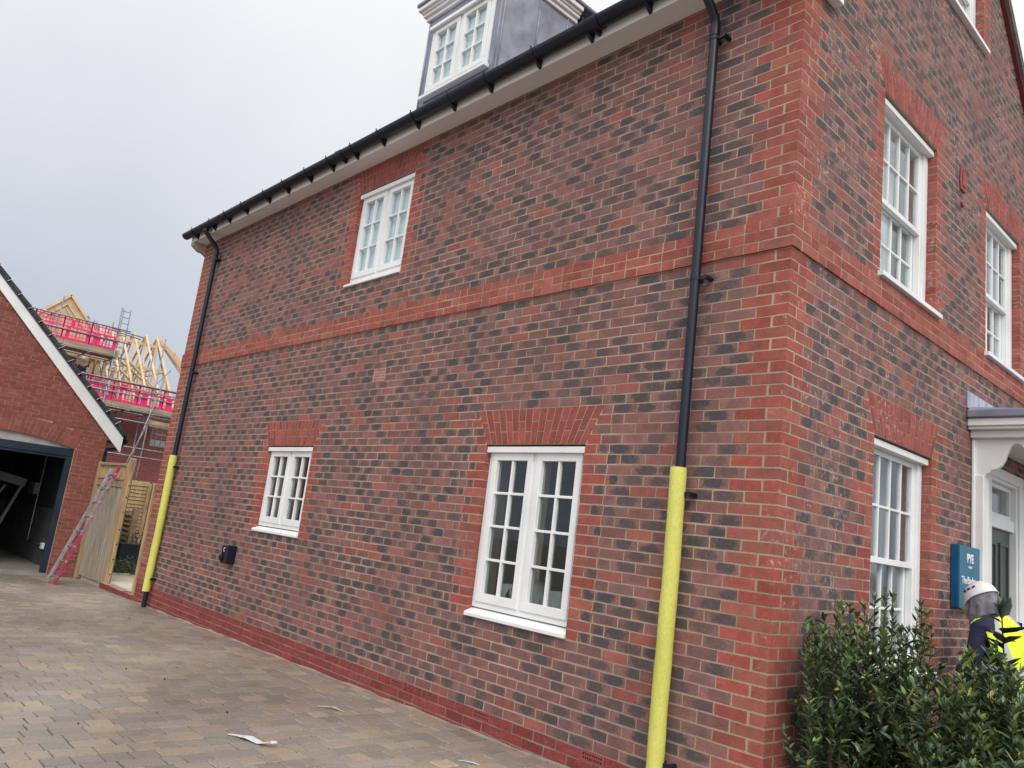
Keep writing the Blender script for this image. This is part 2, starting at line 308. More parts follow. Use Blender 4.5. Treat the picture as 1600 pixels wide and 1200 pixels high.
def slab(mb, fr, L, w0, w1, opens, n=-.0016, back=-.15):
    us = sorted({0, L, *[x for o in opens for x in o[:2]]}); ws = sorted({w0, w1, *[x for o in opens for x in o[2:4] if w0 < x < w1]})
    for a, b in zip(us, us[1:]):
        for c, d in zip(ws, ws[1:]):
            if any(o[0] <= (a+b)/2 <= o[1] and o[2] <= (c+d)/2 <= o[3] for o in opens): continue
            mb.face([fr(a, c, n), fr(b, c, n), fr(b, d, n), fr(a, d, n)]); mb.face([fr(a, c, -.3), fr(b, c, -.3), fr(b, d, -.3), fr(a, d, -.3)])
    for (a, b, c, d) in opens:
        e = .004
        for p, q in (((a-e, c), (a-e, d)), ((b+e, c), (b+e, d)), ((a, c), (b, c)), ((a, d), (b, d))):
            mb.face([fr(*p, n), fr(*q, n), fr(*q, -.3), fr(*p, -.3)])
def fan(mb, pt, num, fr, depth=.1, n=.0, colr=col_red, gap=.0045, cuts=(.36, .64), r=rnd, wid=1.0):
    """gauged arch: num voussoirs, cut in two by alternating cross joints; pt(s,t) gives (u,w)"""
    for i in range(num):
        s0, s1 = i/num, (i+1)/num; g = gap/wid
        pieces = [(0, cuts[0]), (cuts[0], 1)] if i % 2 else [(0, cuts[1]), (cuts[1], 1)]
        for t0, t1 in pieces:
            c = colr(r); a = [pt(s0+g, t0+.014), pt(s1-g, t0+.014), pt(s1-g, t1-.014), pt(s0+g, t1-.014)]; dn = n+r.uniform(-.0006, .0006)
            F = [fr(*p, dn) for p in a]; B = [fr(*p, dn-depth) for p in a]
            mb.face(F, c, [(0, 0), (1, 0), (1, 1), (0, 1)])
            for q in range(4): k = (q+1) % 4; mb.face([F[q], B[q], B[k], F[k]], c)
# ================================================================== the brick house
LEN, DEP = 10.4625, 6.3
house = thing('brick_house', 'large new brick house with red quoins, white windows and black gutter', 'house', (0, 0, gz(0)))
RISE = 1.065
rake = lambda u: 2.24+RISE*min(u, DEP-u)
W_UP = (4.505, 5.64, .6, 1.8); W_SM = (5.735, 6.87, -2.325, -1.275); W_BIG = (1.587, 2.722, -2.7, -1.275)
F_G = (1.345, 2.48, -2.7, -.975); F_U1 = (1.345, 2.48, .225, 1.8); F_U2 = (3.82, 4.955, .225, 1.8); F_T = (2.582, 3.717, 3.45, 4.65); F_D = (3.92, 4.88, -3.6, -.86)
side_open = [W_UP, W_SM, W_BIG]; front_open = [F_G, F_U1, F_U2, F_T, F_D]
def arch_of(o, h=.3, ov=.155): return (o[0]+.0, o[1]-.0, o[0]-ov, o[1]+ov, o[3], o[3]+h)
side_arch = [arch_of(W_SM), arch_of(W_BIG), (W_UP[0], W_UP[1], W_UP[0]-.13, W_UP[1]+.13, 1.8, 2.1)]
front_arch = [arch_of(F_G), arch_of(F_U1), arch_of(F_U2), arch_of(F_T)]
AIR = [9.431, 8.182, 7.072, 5.985, 4.87, 3.516, 2.375, 1.235]
VENT = (4.475, 4.70, -.6, -.45)
wall_ks = [k for k in range(-28, 46) if k not in (0, -1, -2)]
mb = MB(); r1 = random.Random(3)
brick_wall(mb, side, LEN, wall_ks, side_open, side_arch, [VENT], 1, 1, r=r1)
sw = mb.build('side_wall', 'brick', house, fix=False)
mb = MB(); slab(mb, side, LEN, -3.376, 2.12, side_open+[VENT]); mb.build('mortar_joints', 'mortar', sw)
def clipf(wm): return (0, DEP) if wm < rake(0) else ((wm-2.24)/RISE, DEP-(wm-2.24)/RISE)
mb = MB(); r2 = random.Random(5)
brick_wall(mb, front, DEP, [k for k in range(-72, 46) if k not in (0, -1, -2)], front_open, front_arch, [], 0, 0, clip=clipf, r=r2)
fw = mb.build('front_wall', 'brick_front', house, fix=False)
mb = MB(); slab(mb, front, DEP, -3.9, 2.1, [o for o in front_open if o is not F_T], n=-.0014)
for n in (-.0014, -.3):
    q = lambda *p: mb.face([front(u, w_, n) for u, w_ in p])
    a, b, c, d = F_T
    q((0, 2.1), (a, 2.1), (a, rake(a)), (0, 2.1)); q((b, 2.1), (DEP, 2.1), (b, rake(b))); q((a, 2.1), (b, 2.1), (b, c), (a, c)); q((a, d), (b, d), (b, rake(b)), (DEP/2, rake(DEP/2)), (a, rake(a)))
for p, q_ in (((F_T[0]-.005, F_T[2]), (F_T[0]-.005, F_T[3])), ((F_T[1]+.005, F_T[2]), (F_T[1]+.005, F_T[3])), ((F_T[0], F_T[2]), (F_T[1], F_T[2])), ((F_T[0], F_T[3]), (F_T[1], F_T[3]))):
    mb.face([front(*p, -.006), front(*q_, -.006), front(*q_, -.3), front(*p, -.3)])
mb.build('mortar_joints', 'mortar', fw)
# gauged arches
for fr, arches, mat in ((side, side_arch, 'brick'), (front, front_arch, 'brick_front')):
    for (ab, bb, at, bt, c, d) in arches:
        mb = MB(); num = 17
        def pt(s, t, ab=ab, bb=bb, at=at, bt=bt, c=c, d=d):
            a = ab+(at-ab)*t; b = bb+(bt-bb)*t; return (a+(b-a)*s, c+(d-c)*t)
        fan(mb, pt, num, fr, n=.001, wid=bb-ab, colr=lambda r: (lambda t: (.30*t, .080*t, .066*t, 0.))(r.uniform(.80, 1.12)))
        mb.build('window_arch', mat, house, fix=False)
# string course: three courses, header and stretcher, standing proud
mb = MB(); r3 = random.Random(8); PJ = .016
for fr, L, first in ((side, LEN, 1), (front, DEP, 0)):
    for k in (0, -1, -2):
        w0 = -.075*k; x = -PJ; i = 0; stretch_first = (k % 2 == 1) if fr is front else (k % 2 == 0)
        seq = []
        start = (.225 if stretch_first else .1125)
        if fr is front:
            start = .1125 if not stretch_first else .225
        x1 = start+(0 if not stretch_first else 0); a = -PJ; head = not stretch_first
        while a < L-.02:
            b = min(L+(PJ if True else 0), a+(.1125 if head else .225)+(PJ if a < 0 else 0))
            if L-b < .06: b = L+PJ
            if not (a < 0 and head):
                brick(mb, fr, a+(0 if a < 0 else .005), b-(0 if b > L else .005), w0+.005, w0+.070, col_red(r3), depth=.115, n=PJ, r=r3)
            a = b; head = not head
st = mb.build('string_course', 'brick', house, fix=False)
mb = MB(); mb.box(-LEN-PJ+.003, PJ-.0014, -PJ+.0014, .1, .005, .222); mb.box(-.1, PJ-.0014, .1, DEP, .005, .222); mb.build('mortar_joints', 'mortar', st)
# plinth
mb = MB(); r4 = random.Random(9)
airs = [(u-.1075, u+.1075, -3.447, -3.378) for u in AIR]
brick_wall(mb, side, LEN, range(46, 51), [], [], airs, 1, 1, colf=col_plinth, colr=col_plinth, r=r4, redall=True)
brick_wall(mb, front, DEP, range(46, 51), [F_D], [], [], 0, 0, colf=col_plinth, colr=col_plinth, r=r4, redall=True)
pl = mb.build('plinth', 'brick_plinth', house, fix=False)
mb = MB(); slab(mb, side, LEN, -3.9, -3.377, airs, n=-.003); mb.build('mortar_joints', 'mortar_grey', pl)
def grille(name, fr, u0, u1, w0, w1, cols, rows, mat, n=.002):
    mb = MB(); du = (u1-u0); dw = w1-w0; bu = .018; bw = .012
    mb.box(u0, u1, -.010, n, w0, w0+bw, fr=fr); mb.box(u0, u1, -.010, n, w1-bw, w1, fr=fr)
    iu0, iu1, iw0, iw1 = u0+bu, u1-bu, w0+bw, w1-bw
    mb.box(u0, iu0, -.010, n, iw0, iw1, fr=fr); mb.box(iu1, u1, -.010, n, iw0, iw1, fr=fr)
    hu = (iu1-iu0)/cols; hw = (iw1-iw0)/rows
    for i in range(1, cols): mb.box(iu0+hu*i-hu*.17, iu0+hu*i+hu*.17, -.010, n-.001, iw0, iw1, fr=fr)
    for j in range(1, rows): mb.box(iu0, iu1, -.010, n-.0015, iw0+hw*j-hw*.2, iw0+hw*j+hw*.2, fr=fr)
    o = mb.build(name, mat, house)
    m2 = MB(); m2.box(iu0, iu1, -.018, -.0135, iw0, iw1, fr=fr); m2.build('hole_shade_backing', 'vent_dark', o)  # near-black sheet painted in for the shade inside the holes
for u in AIR: grille('air_brick', side, u-.1045, u+.1045, -3.446, -3.379, 9, 2, 'vent_red')
grille('wall_vent', side, VENT[0]+.003, VENT[1]-.003, VENT[2]+.003, VENT[3]-.003, 8, 4, 'terracotta')
# closed shell behind the two walls that are seen, and dark rooms
mb = MB()
mb.box(-LEN, -LEN+.3, .31, DEP, -3.9, 2.1); mb.box(-LEN+.31, -.31, DEP-.3, DEP, -3.9, 2.1)
mb.prism([(.31, 2.1), (DEP-.01, 2.1), (DEP/2, rake(DEP/2)-.02)], 'x', -LEN, -LEN+.3)
mb.build('rear_walls', 'brick_garage', house)
mb = MB()
for z in (-3.36, -.22, 2.22): mb.box(-LEN+.31, -.31, .31, DEP-.31, z-.1, z)
mb.box(-LEN+.31, -.31, 3.3, 3.4, -3.36, 2.1); mb.box(-3.62, -3.5, .31, 3.3, -3.36, 2.1)
mb.build('inner_partition', 'room', house)

# ------------------------------------------------------------------ windows
def ring(mb, fr, u0, u1, w0, w1, n0, n1, a, b=None, c=None):
    b = b or a; c = c or a
    mb.box(u0, u1, n0, n1, w0, w0+c, fr=fr); mb.box(u0, u1, n0, n1, w1-b, w1, fr=fr)
    mb.box(u0, u0+a, n0, n1, w0+c, w1-b, fr=fr); mb.box(u1-a, u1, n0, n1, w0+c, w1-b, fr=fr)
def bars(mb, fr, u0, u1, w0, w1, n0, n1, cols, rows, t=.021):
    for i in range(1, cols): x = u0+(u1-u0)*i/cols; mb.box(x-t/2, x+t/2, n0, n1, w0, w1, fr=fr)
    for j in range(1, rows): y = w0+(w1-w0)*j/rows; mb.box(u0, u1, n0+.001, n1-.001, y-t/2, y+t/2, fr=fr)
def curtain(par, fr, u0, u1, w0, w1, n, mat, amp=.02, waves=9, name='curtain'):
    mb = MB(); N_ = waves*8; rr = random.Random(int(u0*100+w0*37))
    xs = [u0+(u1-u0)*i/N_ for i in range(N_+1)]; ns = [n-amp+amp*math.sin(i/8*2*math.pi+.6*math.sin(i*.23)) for i in range(N_+1)]
    for i in range(N_): mb.face([fr(xs[i], w0, ns[i]), fr(xs[i+1], w0, ns[i+1]), fr(xs[i+1], w1, ns[i+1]), fr(xs[i], w1, ns[i])])
    return mb.build(name, mat, par, smooth=True)
def casement(par, fr, o, rows, n0=-.055, horns=.05, cover=None, glass='glass', nm='window', head=True):
    """two side-hung lights in a frame, projecting head drip and sill"""
    u0, u1, w0, w1 = o; e = .004; mb = MB()
    ring(mb, fr, u0+e, u1-e, w0+.075, w1-.012, n0-.075, n0, .052, .05, .05)
    mid = (u0+u1)/2; mb.box(mid-.024, mid+.024, n0-.075, n0-.001, w0+.125, w1-.062, fr=fr)
    if head: mb.box(u0+e, u1-e, n0+.001, n0+.045, w1-.066, w1-.016, fr=fr)
    f = mb.build(nm, 'white', par, bevel=.003)
    mb = MB(); mb.prism([(n0-.07, w0+.002), (n0+.078, w0+.002), (n0+.078, w0+.03), (n0+.07, w0+.036), (n0+.001, w0+.062), (n0-.07, w0+.073)], 'x', 0, 1)
    mb.v = [fr(u0-.0 if x == 0 else u1-.004, z, y) for x, y, z in mb.v]
    mb.build('sill', 'white', f, bevel=.003)
    for a, b in ((u0+.05, mid-.018), (mid+.018, u1-.05)):
        mb = MB(); ring(mb, fr, a+.003, b-.003, w0+.122, w1-.066, n0-.05, n0+.014, .062, .062, .07)
        bars(mb, fr, a+.065, b-.065, w0+.192, w1-.128, n0-.035, n0+.006, 2, rows)
        mb.build('casement', 'white', f, bevel=.003)
        mb = MB(); mb.box(a+.06, b-.06, n0-.026, n0-.02, w0+.187, w1-.123, fr=fr); mb.build('pane', glass, f)
    return f
def sash(par, fr, o, cover=None, n0=-.075, cols=4, horn=.05):
    u0, u1, w0, w1 = o; e = .004; mb = MB(); mid = w0+.07+(w1-w0-.12)*.475
    ring(mb, fr, u0+e, u1-e, w0+.065, w1-.012, n0-.13, n0, .085, .05, .02)
    mb.box(u0+e, u1-e, n0+.001, n0+.05, w1-.064, w1-.014, fr=fr)
    for a, b in ((u0+.088, u0+.108), (u1-.108, u1-.088)): mb.box(a, b, n0-.075, n0-.02, w0+.086, w1-.063, fr=fr)
    f = mb.build('window', 'white', par, bevel=.003)
    mb = MB(); mb.box(u0+.004, u1-.004, n0-.1, n0+.001, w0+.002, w0+.064, fr=fr); mb.box(u0-horn, u1+horn, .002, .05, w0+.004, w0+.044, fr=fr); mb.box(u0+.003, u1-.003, n0+.002, .0015, w0+.006, w0+.05, fr=fr)
    mb.build('sill', 'white', f, bevel=.003)
    for lo, hi, n, c in ((mid-.02, w1-.064, n0-.022, .045), (w0+.087, mid+.022, n0-.072, .07)):
        mb = MB(); ring(mb, fr, u0+.112, u1-.112, lo, hi, n-.042, n, .042, .042, c)
        bars(mb, fr, u0+.154, u1-.154, lo+c, hi-.042, n-.034, n-.004, cols, 2, .019)
        mb.build('sash', 'white', f, bevel=.0025)
        mb = MB(); mb.box(u0+.15, u1-.15, n-.024, n-.019, lo+c-.004, hi-.038, fr=fr); mb.build('pane', 'glass', f)
    return f
wu = casement(house, side, W_UP, 3); curtain(wu, side, W_UP[0]+.05, W_UP[1]-.05, W_UP[2]+.1, W_UP[3]-.03, -.111, 'blind', .002, 5, 'blind')
wsm = casement(house, side, W_SM, 3, glass='glass_low'); curtain(wsm, side, W_SM[0]+.02, W_SM[0]+.34, W_SM[2]+.1, W_SM[3]-.03, -.22, 'curtain', .03, 7); curtain(wsm, side, W_SM[1]-.58, W_SM[1]-.02, W_SM[2]+.1, W_SM[3]-.03, -.22, 'curtain', .03, 12)
wb = casement(house, side, W_BIG, 4, glass='glass_low')
mb = MB(); rr = random.Random(2)      # dust sheets on the inner window board
for cx, h, wd in ((1.78, .12, .3), (2.05, .2, .26), (2.42, .24, .3), (2.62, .2, .16)):
    P0 = []
    for i in range(9):
        a = i/8*math.pi; P0.append((cx+math.cos(a)*wd*.6, -2.6+math.sin(a)*h*rr.uniform(.85, 1.15)))
    mb.solid([side(u, w_, n) for n in (-.3, -.55) for u, w_ in P0], [tuple(range(9)), tuple(range(9, 18))]+[(i, i+1, 10+i, 9+i) for i in range(8)])
mb.build('dust_sheet', 'sheet', wb, smooth=True)
curtain(wb, side, 2.42, 2.72, -2.6, -1.3, -.5, 'ply', .015, 4)
for o in (F_U1, F_U2):
    f = sash(house, front, o); curtain(f, front, o[0]+.1, o[0]+.62, o[2]+.06, o[3]-.03, -.30, 'curtain_white', .02, 7); curtain(f, front, o[1]-.36, o[1]-.1, o[2]+.06, o[3]-.03, -.32, 'curtain_white', .02, 4)
f = sash(house, front, F_G); curtain(f, front, F_G[0]+.1, F_G[1]-.1, F_G[2]+.06, F_G[3]-.03, -.30, 'curtain', .03, 14)
f = sash(house, front, F_T, cols=3); curtain(f, front, F_T[0]+.1, F_T[1]-.1, F_T[2]+.06, F_T[3]-.03, -.30, 'curtain_white', .02, 9)

# ------------------------------------------------------------------ roof, eaves, gutter
mb = MB(); t = .07
ey = -.27; ez = 2.235
ap = (DEP/2, rake(DEP/2)+.10)
for sgn in (0, 1):
    f = (lambda y: y) if not sgn else (lambda y: DEP-y)
    mb.prism([(f(ey), ez), (f(.30), rake(.3)+.10), (f(DEP/2), ap[1]), (f(DEP/2), ap[1]+.1), (f(.30), rake(.3)+.17), (f(ey), ez+.05)], 'x', -LEN-.07, .075)
roof = mb.build('roof', 'tile', house)
mb = MB(); rr = random.Random(4)              # bottom tile course and ridge
x = -LEN-.07
while x < .06:
    dz = rr.uniform(-.004, .004); mb.solid([(x+.002, ey-.035, ez-.02+dz), (x+.163, ey-.035, ez-.02+dz), (x+.163, ey+.2, ez+.16+dz), (x+.002, ey+.2, ez+.16+dz), (x+.002, ey-.045, ez-.006+dz), (x+.163, ey-.045, ez-.006+dz), (x+.163, ey+.2, ez+.175+dz), (x+.002, ey+.2, ez+.175+dz)], [(0, 3, 2, 1), (4, 5, 6, 7), (0, 1, 5, 4), (1, 2, 6, 5), (2, 3, 7, 6), (3, 0, 4, 7)]); x += .165
mb.build('eaves_tiles', 'tile', roof)
for sgn in (0, 1):                            # verge: red undercloak under grey tile ends
    mb = MB(); m2 = MB(); y0 = -.2
    fy = (lambda y: y) if not sgn else (lambda y: DEP-y)
    p = [(fy(y0), rake(0)+y0*RISE+.0), (fy(DEP/2), rake(DEP/2)+.0)]
    mb.prism([p[0], p[1], (p[1][0], p[1][1]+.05), (p[0][0], p[0][1]+.05)], 'x', -.05, .045); mb.build('undercloak', 'under', roof)
    n = 34
    y0 = .1 if not sgn else -.2
    for i in range(n):
        a = y0+(DEP/2-y0)*i/n; b = y0+(DEP/2-y0)*(i+1)/n; za = rake(0)+a*RISE+.053; zb = rake(0)+b*RISE+.053; k = .012
        m2.prism([(fy(a), za+k*.2), (fy(b), zb-k*.3), (fy(b), zb+.055), (fy(a), za+.075)], 'x', -.2, .072)
    m2.build('verge_tiles', 'verge', roof)
mb = MB()
mb.box(-LEN-.1, .07, -.205, .0, 2.112, 2.13); mb.box(-LEN-.1, .07, -.222, -.2, 2.095, 2.33)
fa = mb.build('fascia', 'fascia', house, bevel=.003)
prof = [(-.215, 2.33), (-.215, 2.05)]+[(-.215+.30*i/8+.035*math.sin(i/8*2*math.pi), 2.05-.15*(i/8)-.03*math.sin(i/8*2*math.pi)) for i in range(1, 9)]+[(.09, 2.33)]
mb = MB(); mb.prism(prof, 'x', -LEN-.12, -LEN-.001); mb.build('corbel', P('stone_corbel', (.50, .44, .36), .85, .15, 6, .2, 40), house, bevel=.003)
mb = MB(); mb.box(.002, .075, -.22, .415, 1.975, 2.6); mb.build('kneeler_stone', 'fascia', house, bevel=.004)
GY, GZ_, GR = -.292, 2.218, .074
def halfpipe(x0, x1, r, th=.004, a0=180, a1=360, n=14):
    mb = MB(); pts = []
    for rr_ in (r, r-th): pts += [(GY+rr_*math.cos(R(a0+(a1-a0)*i/n)), GZ_+rr_*math.sin(R(a0+(a1-a0)*i/n))) for i in (range(n+1) if rr_ == r else range(n, -1, -1))]
    m = len(pts); mb.solid([(x0, *p) for p in pts]+[(x1, *p) for p in pts], [(i, (i+1) % m, m+(i+1) % m, m+i) for i in range(m)]+[(i, i+1, m-2-i, m-1-i) for i in range(n)]+[(m+i, m+m-1-i, m+m-2-i, m+i+1) for i in range(n)])
    return mb
gut = halfpipe(-LEN-.19, .13, GR).build('gutter', 'gutter', house, smooth=True)
gut.data.polygons.foreach_set('use_smooth', [True]*len(gut.data.polygons))
m = gut.modifiers.new('edges', 'EDGE_SPLIT'); m.split_angle = R(40)
mb = MB(); mb.tube([(-LEN-.19, GY, GZ_-.0), (-LEN-.187, GY, GZ_)], GR-.003, 24); mb.v = [(x, y, min(z, GZ_)) for x, y, z in mb.v]; mb.build('stop_end', 'gutter', gut)
xs_br = [-.58, -1.17, -1.77, -2.39, -3.04, -3.60, -4.21, -4.86, -5.42, -5.97, -6.52, -7.13, -7.69, -8.4, -9.0, -9.55, -10.25]
for x in xs_br:
    mb = halfpipe(x-.016, x+.016, GR+.006, .006)
    mb.prism([(GY-.01, GZ_-GR-.004), (-.2225, GZ_+.0), (-.2225, GZ_-.128), (-.232, GZ_-.128)], 'x', x-.014, x+.014)
    mb.tube([(x, GY-GR-.004, GZ_-.004), (x, GY-GR-.004, GZ_+.022)], .005, 6); mb.tube([(x, GY-GR+.006, GZ_+.02), (x, GY-GR-.012, GZ_+.018)], .005, 6)
    mb.build('gutter_bracket', 'black', gut)
for x in (-1.69, -5.69):
    mb = halfpipe(x-.06, x+.06, GR+.008, .008); mb.prism([(GY-.02, GZ_-GR-.006), (-.2225, GZ_), (-.2225, GZ_-.1), (-.235, GZ_-.1)], 'x', x-.012, x+.012); mb.build('gutter_union', 'gutter', gut, smooth=False)
def downpipe(x, zb, clips, off=0):
    mb = MB(); y = -.07
    mb.tube([(x+off, GY, GZ_-GR+.02), (x+off, GY, GZ_-.10), (x+off*.9, GY+.008, GZ_-.135), (x+off*.1, y-.012, 1.90), (x, y, 1.86), (x, y, 1.80)], .034, 16)
    mb.tube([(x, y, 1.84), (x, y, 1.76)], .0385, 16); mb.tube([(x+off, GY, GZ_-GR+.0), (x+off, GY, GZ_-GR-.05)], .041, 16)
    mb.tube([(x, y, 1.8), (x, y, zb)], .034, 16)
    p = mb.build('downpipe', 'black', house, smooth=True); m = p.modifiers.new('edges', 'EDGE_SPLIT'); m.split_angle = R(45)
    for z in clips:
        mb = MB(); mb.tube([(x, y, z+.014), (x, y, z-.014)], .0385, 16); mb.box(x+.03, x+.095, y-.005, y+.012, z-.014, z+.014); mb.tube([(x+.085, y-.014, z), (x+.085, .002, z)], .017, 10); mb.box(x-.02, x+.02, y+.03, .004, z-.012, z+.012)
        mb.build('pipe_clip', 'black', p)
    return p
downpipe(-.665, -3.52, [1.74, -.13, -1.62, -3.28])
downpipe(-9.775, gz(-9.8)+.005, [1.70, -.145, -1.60, -3.25])
def foam(x, z0, z1, label):
    mb = MB(); n = 60; rr = random.Random(int(abs(x)*10)); y = -.072
    pts = []; rad = []
    for i in range(n+1):
        t = i/n; z = z1+(z0-z1)*t; pts.append((x+.004*math.sin(t*7)+.001*math.sin(t*23), y-.004-.004*math.sin(t*7+1), z)); rad.append(.054+.0008*math.sin(t*31)+.0006*rr.uniform(-1, 1))
    mb.tube(pts, rad, 20, cap=False)
    inner = [(p[0], p[1], p[2]) for p in pts]
    k = len(mb.v); mb.tube([pts[0], pts[-1]], .037, 20, cap=False); a = len(mb.v)-40
    for q in range(20): mb.f += [(q, a+q, a+(q+1) % 20, (q+1) % 20), (n*20+q, n*20+(q+1) % 20, a+20+(q+1) % 20, a+20+q)]; mb.c += [(1, 1, 1, 1)]*8; mb.uv += [(0, 0)]*8
    o = mb.build('foam_sleeve', 'foam', None, base=(x, y, z0), smooth=True); m = o.modifiers.new('edges', 'EDGE_SPLIT'); m.split_angle = R(60)
    tag(o, label, 'foam tube', 'yellow foam sleeves on the downpipes')
foam(-.672, -3.44, -1.45, 'yellow foam sleeve on the near downpipe, right of the large window')
foam(-9.785, -3.43, -1.43, 'yellow foam sleeve on the far downpipe beside the wooden gate')

# ------------------------------------------------------------------ lead-clad dormer on the side roof
dm = MB(); x0, x1 = -4.69, -3.36; yf = .0; zt = 3.74
D_W = (3.475, 4.555, 2.66, 3.56)
dfr = lambda u, w_, n: (-u, yf-n, w_)
ring(dm, dfr, -x1, -x0, 2.50, zt, -.06, .0, -x1 and .12, .18, .16)
dormer = dm.build('dormer', 'lead', house, bevel=.004)
zr_ = lambda y: rake(0)+RISE*y+.17
for x, sg in ((x1, 1), (x0, -1)):
    mb = MB(); mb.prism([(yf+.001, 2.45), (yf+.001, zt), ((zt-zr_(0))/RISE+.02, zt)], 'x', x-.012*sg-.02, x-.012*sg+.02); mb.build('dormer_cheek', 'lead_side', dormer)
def roll(p, q, r_): mb = MB(); mb.tube([p, q], r_, 8); mb.build('lead_roll', 'lead_side', dormer, smooth=True)
for y in (.02, .50, .93): roll((x1+.012, y, max(2.45, zr_(y)-.05)), (x1+.012, y, zt), .011)
for x in (x0+.02, x1-.015): roll((x, yf-.004, 2.5), (x, yf-.004, zt), .012)
roll((-4.02, yf-.002, 3.56), (-4.02, yf-.002, zt), .008)
mb = MB(); yb = (zt+.2-zr_(0))/RISE
for (d, za, zb) in ((.035, zt-.02, zt+.03), (.065, zt+.03, zt+.07), (.085, zt+.07, zt+.10), (.115, zt+.10, zt+.155)):
    mb.box(x0-d, x1+d, yf-d, 1.06, za+.0004, zb)
mb.build('dormer_cornice', 'white', dormer, bevel=.006)
mb = MB(); mb.box(x0-.135, x1+.135, yf-.135, yb+.2, zt+.156, zt+.205); mb.build('dormer_roof', 'lead', dormer, bevel=.012)
mb = MB(); mb.solid([(x0-.05, yf-.19, 2.34), (x1+.3, yf-.19, 2.34), (x1+.3, .02, 2.47), (x0-.05, .02, 2.47), (x0-.05, yf-.19, 2.35), (x1+.3, yf-.19, 2.35), (x1+.3, .02, 2.60), (x0-.05, .02, 2.60)], [(0, 3, 2, 1), (4, 5, 6, 7), (0, 1, 5, 4), (1, 2, 6, 5), (2, 3, 7, 6), (3, 0, 4, 7)])
mb.prism([(x1-.02, 2.4), (x1+.02, 2.4), (x1+.02, 2.5), (x1-.02, 2.5)], 'y', .0, .02)
mb.build('lead_apron', 'lead', dormer)
for y in (.10, .27, .44, .6, .74, .86):
    z = zr_(y)+.03; mb = MB(); mb.tube([(x1+.03, y, z-.05), (x1+.035, y+.01, z+.02), (x1+.045, y+.03, z+.03), (x1+.05, y+.035, z+.01)], .005, 6); mb.build('lead_clip', 'black', dormer)
mb = MB(); mb.box(-x1+.12, -x0-.12, -.9, -.8, 2.4, zt, fr=dfr); mb.build('inner_lining', 'room', dormer)
# its window: frame, lights, sill
def cas_into(par):
    u0, u1, w0, w1 = D_W; n0 = .0; mb = MB()
    ring(mb, dfr, u0, u1, w0+.02, w1, -.05, .022, .05, .05, .05); mid = (u0+u1)/2; mb.box(mid-.022, mid+.022, -.05, .02, w0+.07, w1-.05, fr=dfr)
    mb.box(u0-.01, u1+.01, .0221, .07, w1-.045, w1, fr=dfr); mb.box(u0-.03, u1+.035, .0015, .075, w0-.018, w0+.022, fr=dfr)
    for a, b in ((u0+.052, mid-.022), (mid+.022, u1-.052)):
        ring(mb, dfr, a+.003, b-.003, w0+.073, w1-.053, -.03, .034, .055, .055, .06); bars(mb, dfr, a+.058, b-.058, w0+.133, w1-.108, -.015, .026, 2, 3, .02)
    mb.build('window_frame', 'white', par, bevel=.003)
    for a, b in ((u0+.052, mid-.022), (mid+.022, u1-.052)):
        mb = MB(); mb.box(a+.05, b-.05, -.006, -.001, w0+.128, w1-.1, fr=dfr); mb.build('pane', 'glass', par)
    curtain(par, dfr, u0+.05, u1-.05, w0+.07, w1-.05, -.034, 'blind', .002, 5, 'blind')
cas_into(dormer)

# ------------------------------------------------------------------ porch and front door
PY0, PY1 = 3.46, 5.30
mb = MB()
mb.box(.001, 1.0, PY0-.12, PY1+.12, -.572, -.545); mb.box(.001, 1.02, PY0-.14, PY1+.14, -.545, -.475); mb.box(.001, .96, PY0-.06, PY1+.06, -.64, -.572)
porch = mb.build('porch', 'white_old', house, bevel=.006)
mb = MB(); mb.box(.003, 1.05, PY0-.17, PY1+.17, -.474, -.40); mb.solid([(.003, PY0-.16, -.40), (1.04, PY0-.16, -.40), (1.04, PY1+.16, -.40), (.003, PY1+.16, -.40), (.003, PY0-.1, -.36), (.9, PY0+.1, -.385), (.9, PY1-.1, -.385), (.003, PY1+.1, -.36)], [(4, 5, 6, 7), (0, 1, 5, 4), (1, 2, 6, 5), (2, 3, 7, 6), (3, 0, 4, 7)]); mb.build('porch_roof', 'lead', porch, bevel=.01)
mb = MB(); mb.box(.004, .014, PY0-.17, PY1+.17, -.38, -.225); mb.build('flashing', 'lead_white', porch)
sc_pts = [(.105, -.985), (.115, -.960), (.135, -.955), (.153, -.925), (.195, -.918), (.232, -.890), (.258, -.845), (.280, -.775), (.305, -.715), (.335, -.690), (.372, -.688), (.395, -.705), (.400, -.725), (.425, -.735), (.47, -.72), (.55, -.68), (.9, -.66)]
for y in (PY0, PY1-.05):
    mb = MB(); mb.prism([(.004, -.64), (.004, -.985)]+sc_pts+[(.9, -.64)], 'y', y, y+.05); mb.build('porch_bracket', 'white_old', porch, bevel=.005)
    mb = MB(); mb.box(.004, .10, y-.012, y+.14, -3.5, -.97); mb.box(.004, .03, y-.03, y+.16, -3.5, -.645); mb.build('pilaster', 'white_old', porch, bevel=.006)
u0, u1, w0, w1 = F_D; mb = MB()
ring(mb, front, u0-.10, u1+.10, -3.5, -.80, .003, .025, .13, .10, .02); ring(mb, front, u0+.005, u1-.005, -3.5, -.87, -.14, .0025, .07, .06, .03); mb.box(u0+.07, u1-.07, -.13, -.02, -1.37, -1.26, fr=front)
df = mb.build('door_frame', 'white', house, bevel=.005)
mb = MB(); mb.box(u0+.075, u1-.075, -.105, -.06, -3.46, -1.372, fr=front)
for a, b in ((u0+.14, u0+.42), (u1-.42, u1-.14)):
    for c, d in ((-2.45, -1.50), (-3.3, -2.6)): ring(mb, front, a, b, c, d, -.061, -.045, .03)
mb.build('door_leaf', 'green', df, bevel=.004)
mb = MB(); ring(mb, front, u0+.072, u1-.072, -1.258, -.932, -.1, -.05, .04); mb.build('transom_frame', 'white', df)
